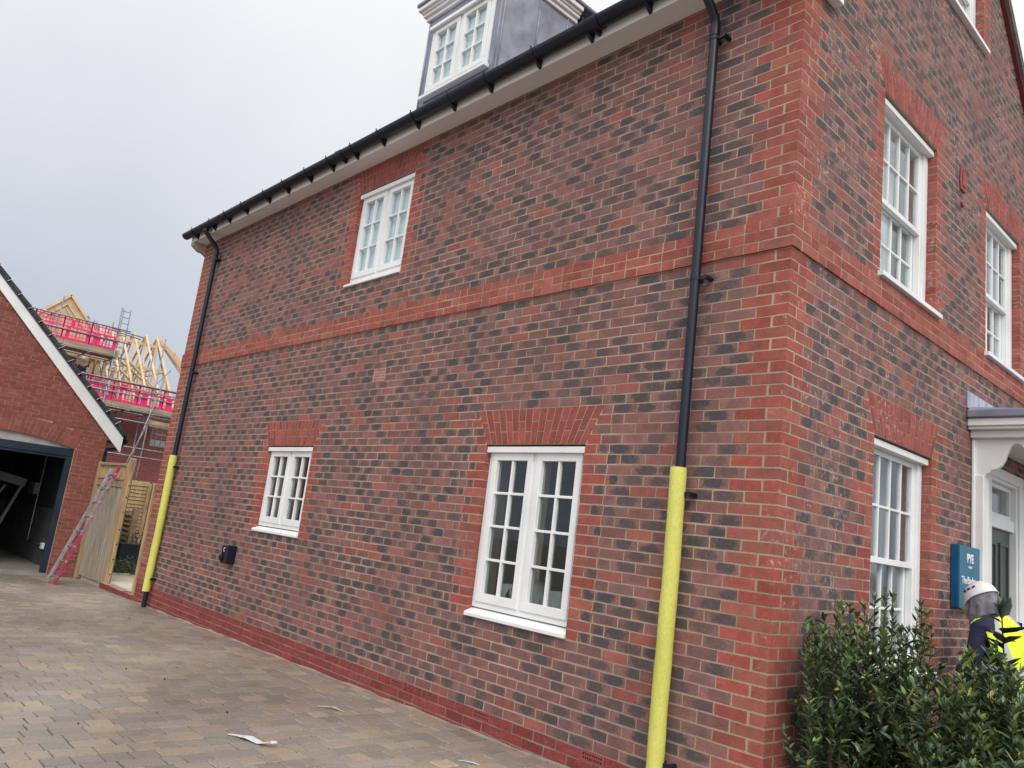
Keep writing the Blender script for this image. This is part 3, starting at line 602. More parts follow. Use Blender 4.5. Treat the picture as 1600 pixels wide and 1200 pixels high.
mb = MB(); mb.box(u0+.11, u1-.11, -.08, -.074, -1.22, -.97, fr=front); mb.build('transom_pane', 'glass', df)
mb = MB(); mb.tube([(-.05, u0+.15, -2.35), (-.01, u0+.15, -2.35), (-.01, u0+.25, -2.35)], .011, 8); mb.build('handle', 'galv', df, smooth=True)
mb = MB(); mb.box(.004, .8, 3.7, 5.1, -3.6, -3.42); mb.build('door_step', 'slab', house, bevel=.01)

# ------------------------------------------------------------------ sign by the door, black box, crest, scraps on the drive
sg = thing('wall_sign', 'teal box sign with white lettering on the wall beside the front door', 'sign', (.005, 3.2, -1.9))
mb = MB(); mb.box(.004, .068, 2.935, 3.455, -2.15, -1.63); mb.build('sign_box', 'sign_edge', sg, bevel=.004)
mb = MB(); mb.box(.0685, .071, 2.94, 3.45, -2.145, -1.635); mb.build('sign_face', 'sign', sg)
def text(s, size, y, z, mat, par, bold=0.):
    c = bpy.data.curves.new('lettering', 'FONT'); c.body = s; c.size = size; c.extrude = .0012; c.offset = bold; c.align_x = 'CENTER'
    o = bpy.data.objects.new('tmp', c); COL.objects.link(o); dg = bpy.context.evaluated_depsgraph_get(); me = bpy.data.meshes.new_from_object(o.evaluated_get(dg)); bpy.data.objects.remove(o)
    me.materials.clear(); me.materials.append(M[mat]); t_ = bpy.data.objects.new('lettering', me); COL.objects.link(t_)
    b = par['_o']; t_.parent = par; t_.matrix_local = Matrix(((0, 0, 1, .0725-b[0]), (1, 0, 0, y-b[1]), (0, 1, 0, z-b[2]), (0, 0, 0, 1)))
text('PYE', .10, 3.20, -1.765, 'letter', sg, .004); text('HOMES', .026, 3.20, -1.815, 'letter', sg, .0005); text('The', .085, 3.055, -1.945, 'letter', sg, .001); text('Bayley', .085, 3.24, -1.945, 'letter', sg, .001)
mb = MB(); mb.prism([(-7.36, -2.77), (-7.20, -2.77), (-7.20, -2.545), (-7.36, -2.545)], 'y', -.13, .002)
bx = tag(mb.build('socket_box', 'black', None, base=(-7.28, 0, -2.66), bevel=.012), 'small black weatherproof box on the brick wall left of the small window', 'wall box')
mb = MB(); mb.tube([(-7.31, -.131, -2.70), (-7.31, -.152, -2.70)], .04, 16); mb.build('socket_cover', 'black', bx, bevel=.003)
mb = MB()
for i in range(7):
    a = R(40+i*38); mb.beam((-7.27+.022*math.cos(a), -.1315, -2.60+.022*math.sin(a)), (-7.27+.022*math.cos(a+.45), -.1315, -2.60+.022*math.sin(a+.45)), .004, .007)
mb.build('white_emblem', 'letter', bx)
mb = MB(); mb.prism([(3.05, 1.66), (3.17, 1.66), (3.19, 1.74), (3.17, 1.88), (3.11, 1.94), (3.05, 1.88), (3.03, 1.74)], 'x', .003, .018); mb.box(.018, .026, 3.07, 3.15, 1.70, 1.84); mb.tube([(.018, 3.11, 1.86), (.026, 3.11, 1.86)], .03, 10); mb.tube([(.003, 3.11, 1.53), (.02, 3.11, 1.53)], .03, 8)
tag(mb.build('wall_plaque', 'vent_red', None, base=(0, 3.11, 1.7), bevel=.006), 'small dark red plaque between the two upstairs front windows', 'plaque')
# ================================================================== ground
mb = MB()
xs = [-900, -60, -16, -8, 0, 5, 60, 900]; ys = [-900, -40, -10, 0, 8, 40, 900]
for a, b in zip(xs, xs[1:]):
    for c, d in zip(ys, ys[1:]): mb.face([(a, c, gz(a)-.06), (b, c, gz(b)-.06), (b, d, gz(b)-.06), (a, d, gz(a)-.06)])
g = struct(mb.build('ground', 'grey_ground', None, base=(0, 0, -3.6)))
mb = MB(); rr = random.Random(21)
pal = [(.30, .27, .225), (.345, .29, .225), (.40, .32, .225), (.27, .255, .235), (.31, .27, .26), (.36, .285, .205), (.255, .25, .225), (.285, .245, .235), (.44, .36, .27), (.23, .225, .215)]
wts = [5, 4, 2.2, 5, 3, 3, 4, 4, 1.0, 2.0]
row = .158; x = -15.2
while x < 2.6:
    y = -9.5-rr.random()*.2
    lim = -.012 if x > -LEN-.1 else (.06 if x > -13.95 else -.3)
    while y < lim:
        ln = rr.choice((.117, .158, .158, .2, .2, .24)); y1 = min(y+ln, lim)
        if y1 > lim-.06: y1 = lim
        if y1-y > .03 and not (x < -14.05 and False):
            c = rr.choices(pal, wts)[0]; t = rr.uniform(.88, 1.1)*.93; mt = (.345, .262, .198); c = (*[(p*.66+q*.34)*t for p, q in zip(c, mt)], 0)
            g0 = .0030; ch = .005; gx_ = .0058; a0, a1, b0, b1 = x+gx_, x+row-gx_, y+g0, y1-g0; dz = rr.uniform(-.0025, .0025); q = lambda px, py, h: (px, py, gz(px)+h+dz); jj = lambda: rr.uniform(-.0025, .0025)
            T = [q(a0+ch+jj(), b0+ch+jj(), 0), q(a1-ch+jj(), b0+ch+jj(), 0), q(a1-ch+jj(), b1-ch+jj(), 0), q(a0+ch+jj(), b1-ch+jj(), 0)]; B = [q(a0, b0, -.009), q(a1, b0, -.009), q(a1, b1, -.009), q(a0, b1, -.009)]
            mb.face(T, c)
            for i in range(4): k = (i+1) % 4; mb.face([B[i], B[k], T[k], T[i]], c)
        y = y1
    x += row
dr = struct(mb.build('driveway', 'paving', None, base=(-6, -4, -3.6), fix=False))
mb = MB()
for a, b in ((-15.3, -8), (-8, 0), (0, 2.7)): mb.face([(a, -9.6, gz(a)-.007), (b, -9.6, gz(b)-.007), (b, .0, gz(b)-.007), (a, .0, gz(a)-.007)])
mb.build('paving_joints', 'joint', dr)
mb = MB()
for i in range(14):
    for j in range(60):
        f = lambda i, j: (-.01+i*.15 if i else .0, j*.12-.3, -3.47+.03*math.sin(i*1.7+j*2.1)+.02*math.sin(j*5.3+i))
        if j*.12-.3 >= 0 or i*.15 > .01: mb.face([f(i, j), f(i+1, j), f(i+1, j+1), f(i, j+1)])
struct(mb.build('flower_bed', 'soil', None, base=(1, 3, -3.5), smooth=True))
mb = MB()
for i in range(60):
    a, b = -LEN+i*(LEN-.1)/60, -LEN+(i+1)*(LEN-.1)/60; h = lambda x: .010+.006*math.sin(x*7.3)+.004*math.sin(x*19); q = lambda x: -.022-.008*math.sin(x*5.1)-.006*math.sin(x*23)
    mb.face([(a, q(a), gz(a)-.001), (b, q(b), gz(b)-.001), (b, -.0002, gz(b)+h(b)), (a, -.0002, gz(a)+h(a))])
mb.build('mortar_shade_strip', 'mortar_grey', house, weld=True)  # grey mortar strip, also added as contact shade along the wall foot
# scraps
def strip(name, pts, wd, mat, label, cat, th=.002, group=None):
    mb = MB()
    for (p, q), (wa, wb_) in zip(zip(pts, pts[1:]), wd):
        p, q = Vector(p), Vector(q); d = (q-p).normalized(); s = d.cross(Vector((0, 0, 1))).normalized(); up = Vector((0, 0, th))
        mb.solid([p-s*wa, p+s*wa, q+s*wb_, q-s*wb_, p-s*wa+up, p+s*wa+up, q+s*wb_+up, q-s*wb_+up], [(0, 3, 2, 1), (4, 5, 6, 7), (0, 1, 5, 4), (1, 2, 6, 5), (2, 3, 7, 6), (3, 0, 4, 7)])
    return tag(mb.build(name, mat, None, base=(*pts[0][:2], gz(pts[0][0]))), label, cat, group)
gg = lambda x, y, h=.004: (x, y, gz(x)+h)
strip('plastic_scrap', [gg(-2.90, -1.79), gg(-2.80, -1.745, .012), gg(-2.74, -1.73, .02), gg(-2.62, -1.70, .008), gg(-2.55, -1.665, .028), gg(-2.53, -1.63, .03)], [(.015, .02), (.032, .035), (.034, .028), (.022, .018), (.03, .022)], 'litter', 'crumpled strip of white plastic lying on the block paving', 'litter')
strip('card_scrap', [gg(-3.50, -.76), gg(-3.43, -.71, .012), gg(-3.38, -.70, .022), gg(-3.33, -.665, .006), gg(-3.28, -.65, .004)], [(.012, .02), (.014, .008), (.02, .006), (.006, .003)], 'paper', 'torn pale card curled on the paving near the plinth', 'litter')
strip('paper_sliver', [gg(-1.86, -.63), gg(-1.78, -.585, .008), gg(-1.72, -.565)], [(.004, .009), (.009, .003)], 'litter', 'thin white paper sliver on the paving near the front air bricks', 'litter')
rr = random.Random(77)
for i in range(11):
    x, y = rr.uniform(-9, -2.2), rr.uniform(-2.9, -.25)
    mb = MB(); s = rr.uniform(.006, .014); mb.tube([gg(x-s, y, .006), gg(x-s*.4, y+s*.3, .008), gg(x+s*.5, y-s*.2, .008), gg(x+s, y+s*.4, .005)], [s*.2, s*.55, s*.5, s*.15], 6)
    tag(mb.build('debris_crumb', 'debris', None, base=gg(x, y, 0)), 'tiny dark crumb of dirt lying on the block paving', 'debris', 'dark crumbs scattered on the paving')
# ================================================================== garage
GX = -14.1; GR_, GL = .14, -6.34; GC = (GR_+GL)/2
gar = thing('brick_garage', 'red brick gabled garage with an open doorway and white bargeboard', 'garage', (GX, GC, gz(GX)))
gfr = lambda u, w, n: (GX+n, GR_-u, w)               # u runs left from the right-hand corner
GW = GR_-GL
D0, D1, DT, AH = .51, 2.94, -1.395, .165              # doorway, springing, rise of the arch
dc = (D0+D1)/2; hw = (D1-D0)/2
arch_w = lambda u: DT+AH*(1-((u-dc)/hw)**2)
def apt(s, t):
    u = D0+(D1-D0)*s; w_ = arch_w(u); sl = -2*AH*(u-dc)/hw**2; nn = Vector((-sl*1.6, 1)).normalized(); return (u+nn.x*.318*t, w_+nn.y*.318*t)
grk = lambda y: -1.05+.957*(GR_+.27-y) if y > GC else -1.05+.957*(y-GL+.27)
def gclip(wm):
    e = (wm+1.12)/.957-.27
    return (0, GW) if e < 0 else (e, GW-e)
mb = MB(); r5 = random.Random(17)
for k in range(-32, 55):
    w0 = -.075*k-.035; wm = w0+.0375; lo, hi = gclip(wm)
    if hi-lo < .1: continue
    sk = []
    if wm < DT: sk = [(D0, D1)]
    elif wm < DT+AH+.318:
        if wm < DT+.29: h = hw+.127*(wm-DT)/.29
        else:
            h = next((abs(apt(q/200, 1)[0]-dc) for q in range(101) if apt(q/200, 1)[1] >= wm), 0)
        sk = [(dc-h, dc+h)]
    ev = sorted({lo, hi, *[q for s_ in sk for q in s_ if lo < q < hi]}); bj = bond(k % 2, GW, 1)
    for a, b in zip(ev, ev[1:]):
        if b-a < .012 or any(p <= (a+b)/2 <= q for p, q in sk): continue
        cuts = [a]+[q for q in bj if a+.05 < q < b-.05]+[b]
        for c, d in zip(cuts, cuts[1:]): brick(mb, gfr, c+.005, d-.005, w0+.005, w0+.07, col_garage(r5), r=r5)
gwall = mb.build('front_wall', 'brick_garage', gar, fix=False)
mb = MB(); nseg = 16
for n in (-.006, -.2):
    mb.face([gfr(0, -4, n), gfr(D0, -4, n), gfr(D0, DT, n), gfr(0, DT, n)]); mb.face([gfr(D1, -4, n), gfr(GW, -4, n), gfr(GW, DT, n), gfr(D1, DT, n)])
    us = [D0+(D1-D0)*i/nseg for i in range(nseg+1)]
    for a, b in zip(us, us[1:]): mb.face([gfr(a, arch_w(a), n), gfr(b, arch_w(b), n), gfr(b, -1.0, n), gfr(a, -1.0, n)])
    mb.face([gfr(0, DT, n), gfr(D0, DT, n), gfr(D0, -1.0, n), gfr(0, -1.0, n)]); mb.face([gfr(D1, DT, n), gfr(GW, DT, n), gfr(GW, -1., n), gfr(D1, -1., n)])
    mb.face([gfr(0, -1.0, n), gfr(GW, -1.0, n), gfr(GW/2, 2.2, n)])
us = [D0+(D1-D0)*i/nseg for i in range(nseg+1)]
for a, b in zip(us, us[1:]): mb.face([gfr(a, arch_w(a), -.006), gfr(b, arch_w(b), -.006), gfr(b, arch_w(b), -.2), gfr(a, arch_w(a), -.2)])
for u in (D0, D1): mb.face([gfr(u, -4, -.006), gfr(u, DT, -.006), gfr(u, DT, -.2), gfr(u, -4, -.2)])
mb.build('mortar_joints', 'mortar_pink', gwall)
mb = MB()
for i in range(32):
    for t0, t1 in (((0, .34), (.34, .67), (.67, 1)) if i % 2 else ((0, .67), (.67, 1))):
        c = col_garage(r5); g = .06/32; s0, s1 = i/32+g, (i+1)/32-g
        a = [apt(s0, t0+.015), apt(s1, t0+.015), apt(s1, t1-.015), apt(s0, t1-.015)]; F = [gfr(*p, .001) for p in a]; B = [gfr(*p, -.1) for p in a]
        mb.face(F, c, [(0, 0), (1, 0), (1, 1), (0, 1)])
        for q in range(4): mb.face([F[q], B[q], B[(q+1) % 4], F[(q+1) % 4]], c)
mb.build('door_arch', 'brick_garage', gar, fix=False)
mb = MB()                                             # board closing the head of the arch
pts = [(u, arch_w(u)-.003) for u in us]
mb.solid([gfr(u, w_, n) for n in (-.06, -.09) for u, w_ in [(D0+.002, DT-.02)]+pts+[(D1-.002, DT-.02)]], [tuple(range(len(pts)+2)), tuple(range(len(pts)+2, 2*len(pts)+4))])
mb.build('arch_board', 'board', gar)
mb = MB(); mb.box(D0+.002, D1-.002, -.12, -.03, DT-.14, DT-.0, fr=gfr); mb.box(D0+.002, D0+.105, -.12, -.031, gz(GX), DT-.141, fr=gfr); mb.box(D1-.105, D1-.002, -.12, -.031, gz(GX), DT-.141, fr=gfr); mb.box(D0+.1, D1-.1, -.12, -.05, DT-.19, DT-.141, fr=gfr)
mb.build('door_frame', 'steel', gar, bevel=.004)
mb = MB(); mb.box(GX-6, GX-.1, GR_-.2, GR_, -4, -1.0); mb.box(GX-6, GX-.1, GL, GL+.2, -4, -1.0); mb.prism([(GL, -4), (GR_, -4), (GR_, -1.0), (GC, 2.1), (GL, -1.0)], 'x', GX-6.2, GX-6)
mb.build('side_walls', 'brick_garage', gar)
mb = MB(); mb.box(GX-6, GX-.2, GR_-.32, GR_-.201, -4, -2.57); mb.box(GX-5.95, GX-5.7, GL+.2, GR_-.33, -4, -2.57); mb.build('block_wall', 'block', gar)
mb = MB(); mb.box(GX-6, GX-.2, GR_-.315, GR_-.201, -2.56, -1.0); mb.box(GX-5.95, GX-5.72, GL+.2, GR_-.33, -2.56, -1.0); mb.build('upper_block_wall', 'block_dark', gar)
mb = MB(); mb.box(GX-6.2, GX-.02, GL+.05, GR_-.05, -4, gz(GX)+.03); mb.build('floor_slab', 'concrete', gar)
mb = MB(); e = .4
mb.prism([(GR_+.27, -1.05+.02), (GC, -1.05+.957*(GR_+.27-GC)+.02), (GL-.27, -1.03), (GL-.27, -.93), (GC, -1.05+.957*(GR_+.27-GC)+.12), (GR_+.27, -.93)], 'x', GX-6.3, GX+.07); mb.build('roof', 'tile_dark', gar)
BY = GR_+.275                                          # bargeboard end
def barge(sg):
    f = (lambda y: y) if sg else (lambda y: 2*GC-y)
    mb = MB(); zt0 = -.985; apz = zt0+.957*(BY-GC)
    mb.prism([(f(BY), zt0), (f(GC), apz), (f(GC), apz-.25), (f(BY-.10), -1.335+.18), (f(BY), -1.335)] if False else [(f(BY), zt0), (f(GC), apz), (f(GC), apz-.24), (f(BY), -1.335)], 'x', GX+.02, GX+.05); mb.build('bargeboard', 'white', gar, bevel=.003)
    mb = MB(); n = 17
    for i in range(n):
        a = BY+.06-(BY+.06-GC)*i/n; b = BY+.06-(BY+.06-GC)*(i+1)/n-.02; z = lambda y: zt0+.957*(BY-y)
        mb.prism([(f(a), z(a)+.005), (f(b), z(b)+.005), (f(b), z(b)+.07), (f(a), z(a)+.088)], 'x', GX-.2, GX+.085)
    v = mb.build('verge_tiles', 'tile_dark', gar)
    for i in range(1, n):
        y = BY+.03-(BY+.03-GC)*i/n; z0 = zt0+.957*(BY-y); mb = MB(); mb.beam((GX+.088, f(y-.035), z0+.015), (GX+.088, f(y+.055), z0+.085), .006, .02, (1, 0, 0)); mb.build('verge_clip', 'letter', v)
barge(1); barge(0)
mb = MB(); mb.tube([(GX-.0, GR_+.33, -1.10), (GX-6, GR_+.33, -1.10)], .055, 12); mb.box(GX-6, GX+.02, GR_, GR_+.27, -1.17, -1.15); mb.build('gutter', 'black', gar)
mb = MB(); mb.tube([(GX-.05, GR_+.31, -1.15), (GX-.05, GR_+.29, -1.25), (GX-.05, GR_+.05, -1.30), (GX-.05, GR_+.045, -1.36), (GX-.05, GR_+.045, -3.7)], .034, 10); mb.build('downpipe', 'black', gar)
iy = GR_-.325
mb = MB(); mb.tube([(-16.84, iy-.02, -1.2), (-16.82, iy-.02, -3.30), (-15.5, iy-.02, -3.29)], .013, 8); mb.build('conduit', 'galv', gar)
mb = MB(); mb.box(-17.3, -16.85, iy-.12, iy, -2.34, -2.09); mb.build('switch_box', 'galv', gar, bevel=.01)
mb = MB(); mb.box(-15.58, -15.42, iy-.05, iy, -3.36, -3.24); mb.build('socket', 'letter', gar, bevel=.008)
mb = MB(); mb.beam((-14.32, GR_-.47, -1.60), (-14.32, GR_-.47, -2.74), .022, .03); mb.beam((-14.3, GR_-.48, -1.60), (-14.3, GR_-.52, -1.60), .04, .05); mb.build('door_track', 'galv', gar)
lf = thing('door_frame', 'white door lining leaning in the dark of the garage', 'door lining', (-15.5, -1.1, -3.68))  # white lining, its colour darkened to hold the garage's shade
mb = MB(); mb.beam((-15.45, -.80, -2.10), (-15.35, -1.28, -3.66), .05, .03, (1, 0, 0)); mb.build('leg', 'liner', lf); mb = MB(); mb.beam((-15.45, -1.42, -2.02), (-15.35, -1.9, -3.62), .09, .03, (1, 0, 0)); mb.build('leg', 'liner', lf)
mb = MB(); mb.beam((-15.46, -1.5, -1.98), (-15.46, -.76, -2.13), .03, .16, (0, 0, 1)); mb.build('head', 'liner', lf); mb = MB(); mb.beam((-15.43, -1.10, -2.2), (-15.42, -1.28, -2.62), .04, .03, (1, 0, 0)); mb.build('stop_batten', 'liner', lf)

# ================================================================== gate, ladder, garden
FY = .10
gt = thing('wooden_gate', 'tall closed boarded wooden gate between the garage and the house', 'gate', (-13.0, FY, gz(-13)))
mb = MB(); x = -13.86; rr = random.Random(5)
while x < -12.30:
    mb.box(x, x+.052, FY+rr.uniform(-.004, .004), FY+.03, gz(x)+.06+rr.uniform(-.01, .01), -1.99); x += .058
mb.build('lower_boards', 'timber_grey', gt, bevel=.005)
mb = MB(); x = -13.86
while x < -12.30: mb.box(x, x+.032, FY+rr.uniform(-.003, .003), FY+.03, -1.87, -1.60); x += .037
mb.build('upper_boards', 'timber', gt, bevel=.004)
mb = MB(); mb.box(-13.9, -12.25, FY-.035, FY+.035, -1.865, -1.83); mb.box(-13.9, -12.25, FY-.02, FY+.035, -1.99, -1.87); mb.build('mid_rail', 'timber_brown', gt, bevel=.004)
mb = MB(); mb.box(-13.9, -12.25, FY-.04, FY+.04, -1.61, -1.565); mb.build('top_rail', 'timber_brown', gt, bevel=.004)
for a, b, c in ((-13.97, -13.87, FY-.05), (-12.30, -12.235, FY-.045)):
    mb = MB(); mb.box(a, b, c, FY+.06, gz(a)+.0, -1.555); mb.build('post', 'timber_post', gt, bevel=.006)
mb = MB(); mb.box(-12.23, -12.15, FY-.045, FY+.055, gz(-12)+.0, -1.50); mb.prism([(-12.235, -1.50), (-12.145, -1.50), (-12.17, -1.47), (-12.21, -1.47)], 'y', FY-.045, FY+.055); mb.build('post', 'timber_post', gt, bevel=.006)
mb = MB(); mb.box(-12.148, -12.115, FY-.02, FY+.03, -3.60, -1.72); mb.build('stop_batten', 'timber', gt, bevel=.005)
for z in (-1.95, -2.15, -2.4, -2.7, -2.95, -3.2, -3.45): mb = MB(); mb.tube([(-12.115, FY+.005, z), (-12.108, FY+.005, z)], .012, 6); mb.build('bolt', 'debris', gt)
mb = MB(); mb.box(-10.86, -10.80, FY-.02, FY+.09, -3.6, -1.87); tag(mb.build('fence_post', 'timber', None, base=(-10.83, FY, -3.6), bevel=.006), 'slim pale timber post beside the far end wall of the house', 'post')
mb = MB(); r6 = random.Random(31); kfr = lambda u, w, n: (-10.47-u, .02-n, w)
u = 0
while u < 1.75:
    for j in range(2): brick(mb, kfr, u+.004+(.1 if j else 0)*0, u+.219, gz(-11.5)-.06+j*.073+.0, gz(-11.5)+.007+j*.073, col_plinth(r6), r=r6, depth=.12)
    u += .225
kb = tag(mb.build('brick_kerb', 'brick_plinth', None, base=(-11.3, .08, gz(-11)), fix=False), 'low red brick kerb across the garden opening by the gate', 'kerb')
mb = MB(); mb.box(-12.25, -10.475, .026, .13, -3.8, gz(-11.5)+.08); mb.build('mortar_bed', 'mortar_pink', kb)
mb = MB(); mb.box(-13.8, -10.5, .14, 1.0, -3.75, -3.575); struct(mb.build('path', 'slab', None, base=(-12, .6, -3.6)))
mb = MB(); mb.box(-30, -10.5, 1.02, 12, -3.9, -3.63); struct(mb.build('lawn', 'grass', None, base=(-20, 6, -3.7)))
lad = thing('ladder', 'aluminium ladder with one pinkish red rail leaning on the wooden gate', 'ladder', (-12.55, -.64, gz(-12.5)))
A0, A1 = Vector((-12.70, -.68, gz(-12.6)+.0)), Vector((-13.00, .035, -1.68)); B0, B1 = Vector((-12.44, -.63, gz(-12.5))), Vector((-12.60, .035, -1.64))
for p, q, m in ((A0, A1, 'alu'), (B0, B1, 'alu_pink')):
    mb = MB(); mb.beam(p, q, .025, .058, (0, 1, 0)); mb.build('rail', m, lad, bevel=.004)
mb = MB(); mb.beam(B0+(B1-B0)*.012+Vector((.018, -.006, 0)), B0+(B1-B0)*.40+Vector((.018, -.006, 0)), .012, .062, (0, 1, 0)); mb.build('painted_rail', 'red_paint', lad, bevel=.003)
mb = MB(); mb.beam(B0+(B1-B0)*.90+Vector((.018, -.006, 0)), B0+(B1-B0)*1.0+Vector((.018, -.006, 0)), .012, .062, (0, 1, 0)); mb.build('painted_rail', 'red_paint', lad, bevel=.003)
for i in range(8):
    t_ = .06+i*.125; mb = MB(); mb.tube([A0+(A1-A0)*t_, B0+(B1-B0)*t_], .016, 8); mb.tube([B0+(B1-B0)*t_-Vector((.0, 0, 0)), B0+(B1-B0)*t_+Vector((.03, -.012, 0))], .019, 8); mb.build('rung', 'galv', lad)
fp = thing('garden_fence', 'yellow waney lap garden fence seen through the opening beyond the gate', 'fence', (-18, 1.8, -3.6))
mb = MB(); rr = random.Random(15); z = -3.55
while z < -1.86:
    n = 10; ys = [.2+2.2*i/n for i in range(n+1)]; h = .12; j = [rr.uniform(-.012, .012) for _ in range(n+1)]
    for i in range(n): mb.solid([(-17.97, ys[i], z+j[i]), (-17.97, ys[i+1], z+j[i+1]), (-18.0, ys[i+1], z+h), (-18.0, ys[i], z+h), (-17.985, ys[i], z+j[i]), (-17.985, ys[i+1], z+j[i+1]), (-18.015, ys[i+1], z+h), (-18.015, ys[i], z+h)], [(0, 1, 2, 3), (7, 6, 5, 4), (0, 4, 5, 1)])
    z += .088
mb.build('boards', 'timber', fp)
mb = MB(); mb.box(-17.96, -17.9, 2.36, 2.44, -3.6, -1.80); mb.box(-17.98, -17.93, 1.2, 1.24, -3.6, -1.84); mb.build('batten', 'timber', fp, bevel=.006); mb = MB(); mb.box(-17.98, -17.86, 2.45, 2.62, -3.7, -1.76); mb.build('post', 'timber_post', fp, bevel=.008)
f2 = thing('lap_screen', 'dark side screen of overlapping boards behind the gate post', 'screen', (-15.4, 1.2, -3.6))
mb = MB(); z = -3.6
while z < -2.45: mb.beam((-17.3, 1.24, z), (-15.0, 1.24, z), .05, .085, (0, .5, 1)); z += .1
mb.build('boards', 'timber_brown', f2); mb = MB(); mb.box(-15.02, -14.92, 1.18, 1.30, -3.65, -2.38); mb.build('post', 'timber_brown', f2)
ptr = MB(); ptr.box(-15.2, -14.8, 1.02, 1.85, -3.62, -3.08); p_ = ptr.build('planter_box', 'planter', None, base=(-15, 1.45, -3.62), bevel=.01); tag(p_, 'charcoal square planter standing in the garden beyond the gate', 'planter')
# ================================================================== plants
def leaf(mb, p, d, up, ln, wd, col, r):
    d = d.normalized(); s = d.cross(up)
    if s.length < 1e-3: s = Vector((1, 0, 0))
    s.normalize(); n = s.cross(d).normalized(); fold = r.uniform(.1, .35)*wd; droop = r.uniform(-.02, .22)*ln
    mid = p+d*ln*.5-n*fold*.3; tip = p+d*ln-n*droop; a = p+d*ln*.22; b = p+d*ln*.62-n*droop*.35
    L1 = a-s*wd*.42+n*fold; L2 = b-s*wd*.40+n*fold*.6; R1 = a+s*wd*.42+n*fold; R2 = b+s*wd*.40+n*fold*.6
    mb.solid([p, mid, tip, L1, L2, R1, R2], [(0, 1, 4, 3), (1, 2, 4), (0, 5, 6, 1), (1, 6, 2)], col)
def leafcol(r, young=0.):
    q = r.random()
    if q < .025: return (.34*r.uniform(.8, 1.1), .30, .055, 1)
    if q < .12+young*.40: t = r.uniform(.8, 1.25); return (.135*t, .195*t, .055*t, 1)
    if q < .6: t = r.uniform(.75, 1.3); return (.066*t, .112*t, .040*t, 1)
    t = r.uniform(.7, 1.25); return (.040*t, .074*t, .036*t, 1)
def shrub(name, label, cx, cy, rx, ry, zb, ht, stems, lf, seed, group=None, low=.05, tw=3):
    root = thing(name, label, 'shrub', (cx, cy, zb), group); r = random.Random(seed); st = MB(); fo = MB()
    for i in range(stems):
        a = r.uniform(0, 2*math.pi); q = math.sqrt(r.random()); bx_, by_ = cx+.35*rx*q*math.cos(a), cy+.35*ry*q*math.sin(a); tx, ty = cx+rx*q*math.cos(a)*r.uniform(.8, 1.05), cy+ry*q*math.sin(a)*r.uniform(.8, 1.05); h = ht*r.uniform(.62, 1.0)*(1-.12*q)
        pts = []
        for k in range(9): t = k/8; e = t**.8; pts.append(Vector((bx_+(tx-bx_)*e+.02*math.sin(t*5+i), by_+(ty-by_)*e+.02*math.cos(t*4+i*2), zb+h*t)))
        st.tube(pts, .0065, 5, r2=.002)
        def dress(pts, t0, step):
            tot = sum((b-a).length for a, b in zip(pts, pts[1:])); s = t0*tot; ang = r.uniform(0, 6)
            while s < tot:
                acc = 0
                for a, b in zip(pts, pts[1:]):
                    l_ = (b-a).length
                    if acc+l_ >= s: break
                    acc += l_
                p = a+(b-a)*((s-acc)/l_); ax = (b-a).normalized(); ang += 2.4+r.uniform(-.4, .4); f = s/tot
                side_ = Vector((math.cos(ang), math.sin(ang), 0)); d = (side_*(1-.45*f)+ax*(.25+.6*f)+Vector((0, 0, r.uniform(-.3, .25)))); ln = lf*r.uniform(.5, 1.28)*(.9 if f > .9 else 1)
                leaf(fo, p+side_*.003, d, Vector((r.uniform(-.3, .3), r.uniform(-.3, .3), 1)), ln, ln*r.uniform(.38, .5), leafcol(r, .8 if f > .85 else 0), r); s += step*r.uniform(.6, 1.4)
            for _ in range(5): leaf(fo, pts[-1], Vector((r.uniform(-.8, .8), r.uniform(-.8, .8), r.uniform(.5, 1.2))), Vector((r.uniform(-.5, .5), r.uniform(-.5, .5), 1)), lf*r.uniform(.5, .85), lf*.3, leafcol(r, 1.), r)
        dress(pts, .14 if r.random() < .7 else .35, .020)
        for b in range(tw):
            t = r.uniform(low+.1, .85); k = min(7, int(t*8)); p = pts[k]; a2 = r.uniform(0, 6.3); l_ = r.uniform(.12, .30); q2 = [p, p+Vector((math.cos(a2)*l_*.45, math.sin(a2)*l_*.45, l_*.35)), p+Vector((math.cos(a2)*l_*.75, math.sin(a2)*l_*.75, l_*.95))]
            st.tube(q2, .0035, 4, r2=.0015); dress(q2, .25, .020)
    st.build('stem', 'stem', root); fo.build('foliage', 'leaf', root, fix=False); return root
shrub('shrub', 'loose upright evergreen shrub at the house corner, lower and thinner', .25, .20, .15, .27, -3.46, 1.36, 15, .066, 3, 'shrubs in the front flower bed', tw=4)
shrub('shrub', 'tall leafy evergreen shrub in front of the ground floor street window, bare twigs on top', .36, .74, .28, .56, -3.46, 1.44, 38, .066, 4, 'shrubs in the front flower bed', tw=4)
shrub('shrub', 'dense dark evergreen shrub at the right edge in front of the worker', 1.0, .92, .38, .62, -3.46, 1.22, 74, .078, 6, 'shrubs in the front flower bed', tw=4)
shrub('shrub', 'rounded evergreen shrub left of the worker, nearest the street window sill', .92, .40, .30, .30, -3.46, .98, 34, .078, 7, 'shrubs in the front flower bed', tw=4)
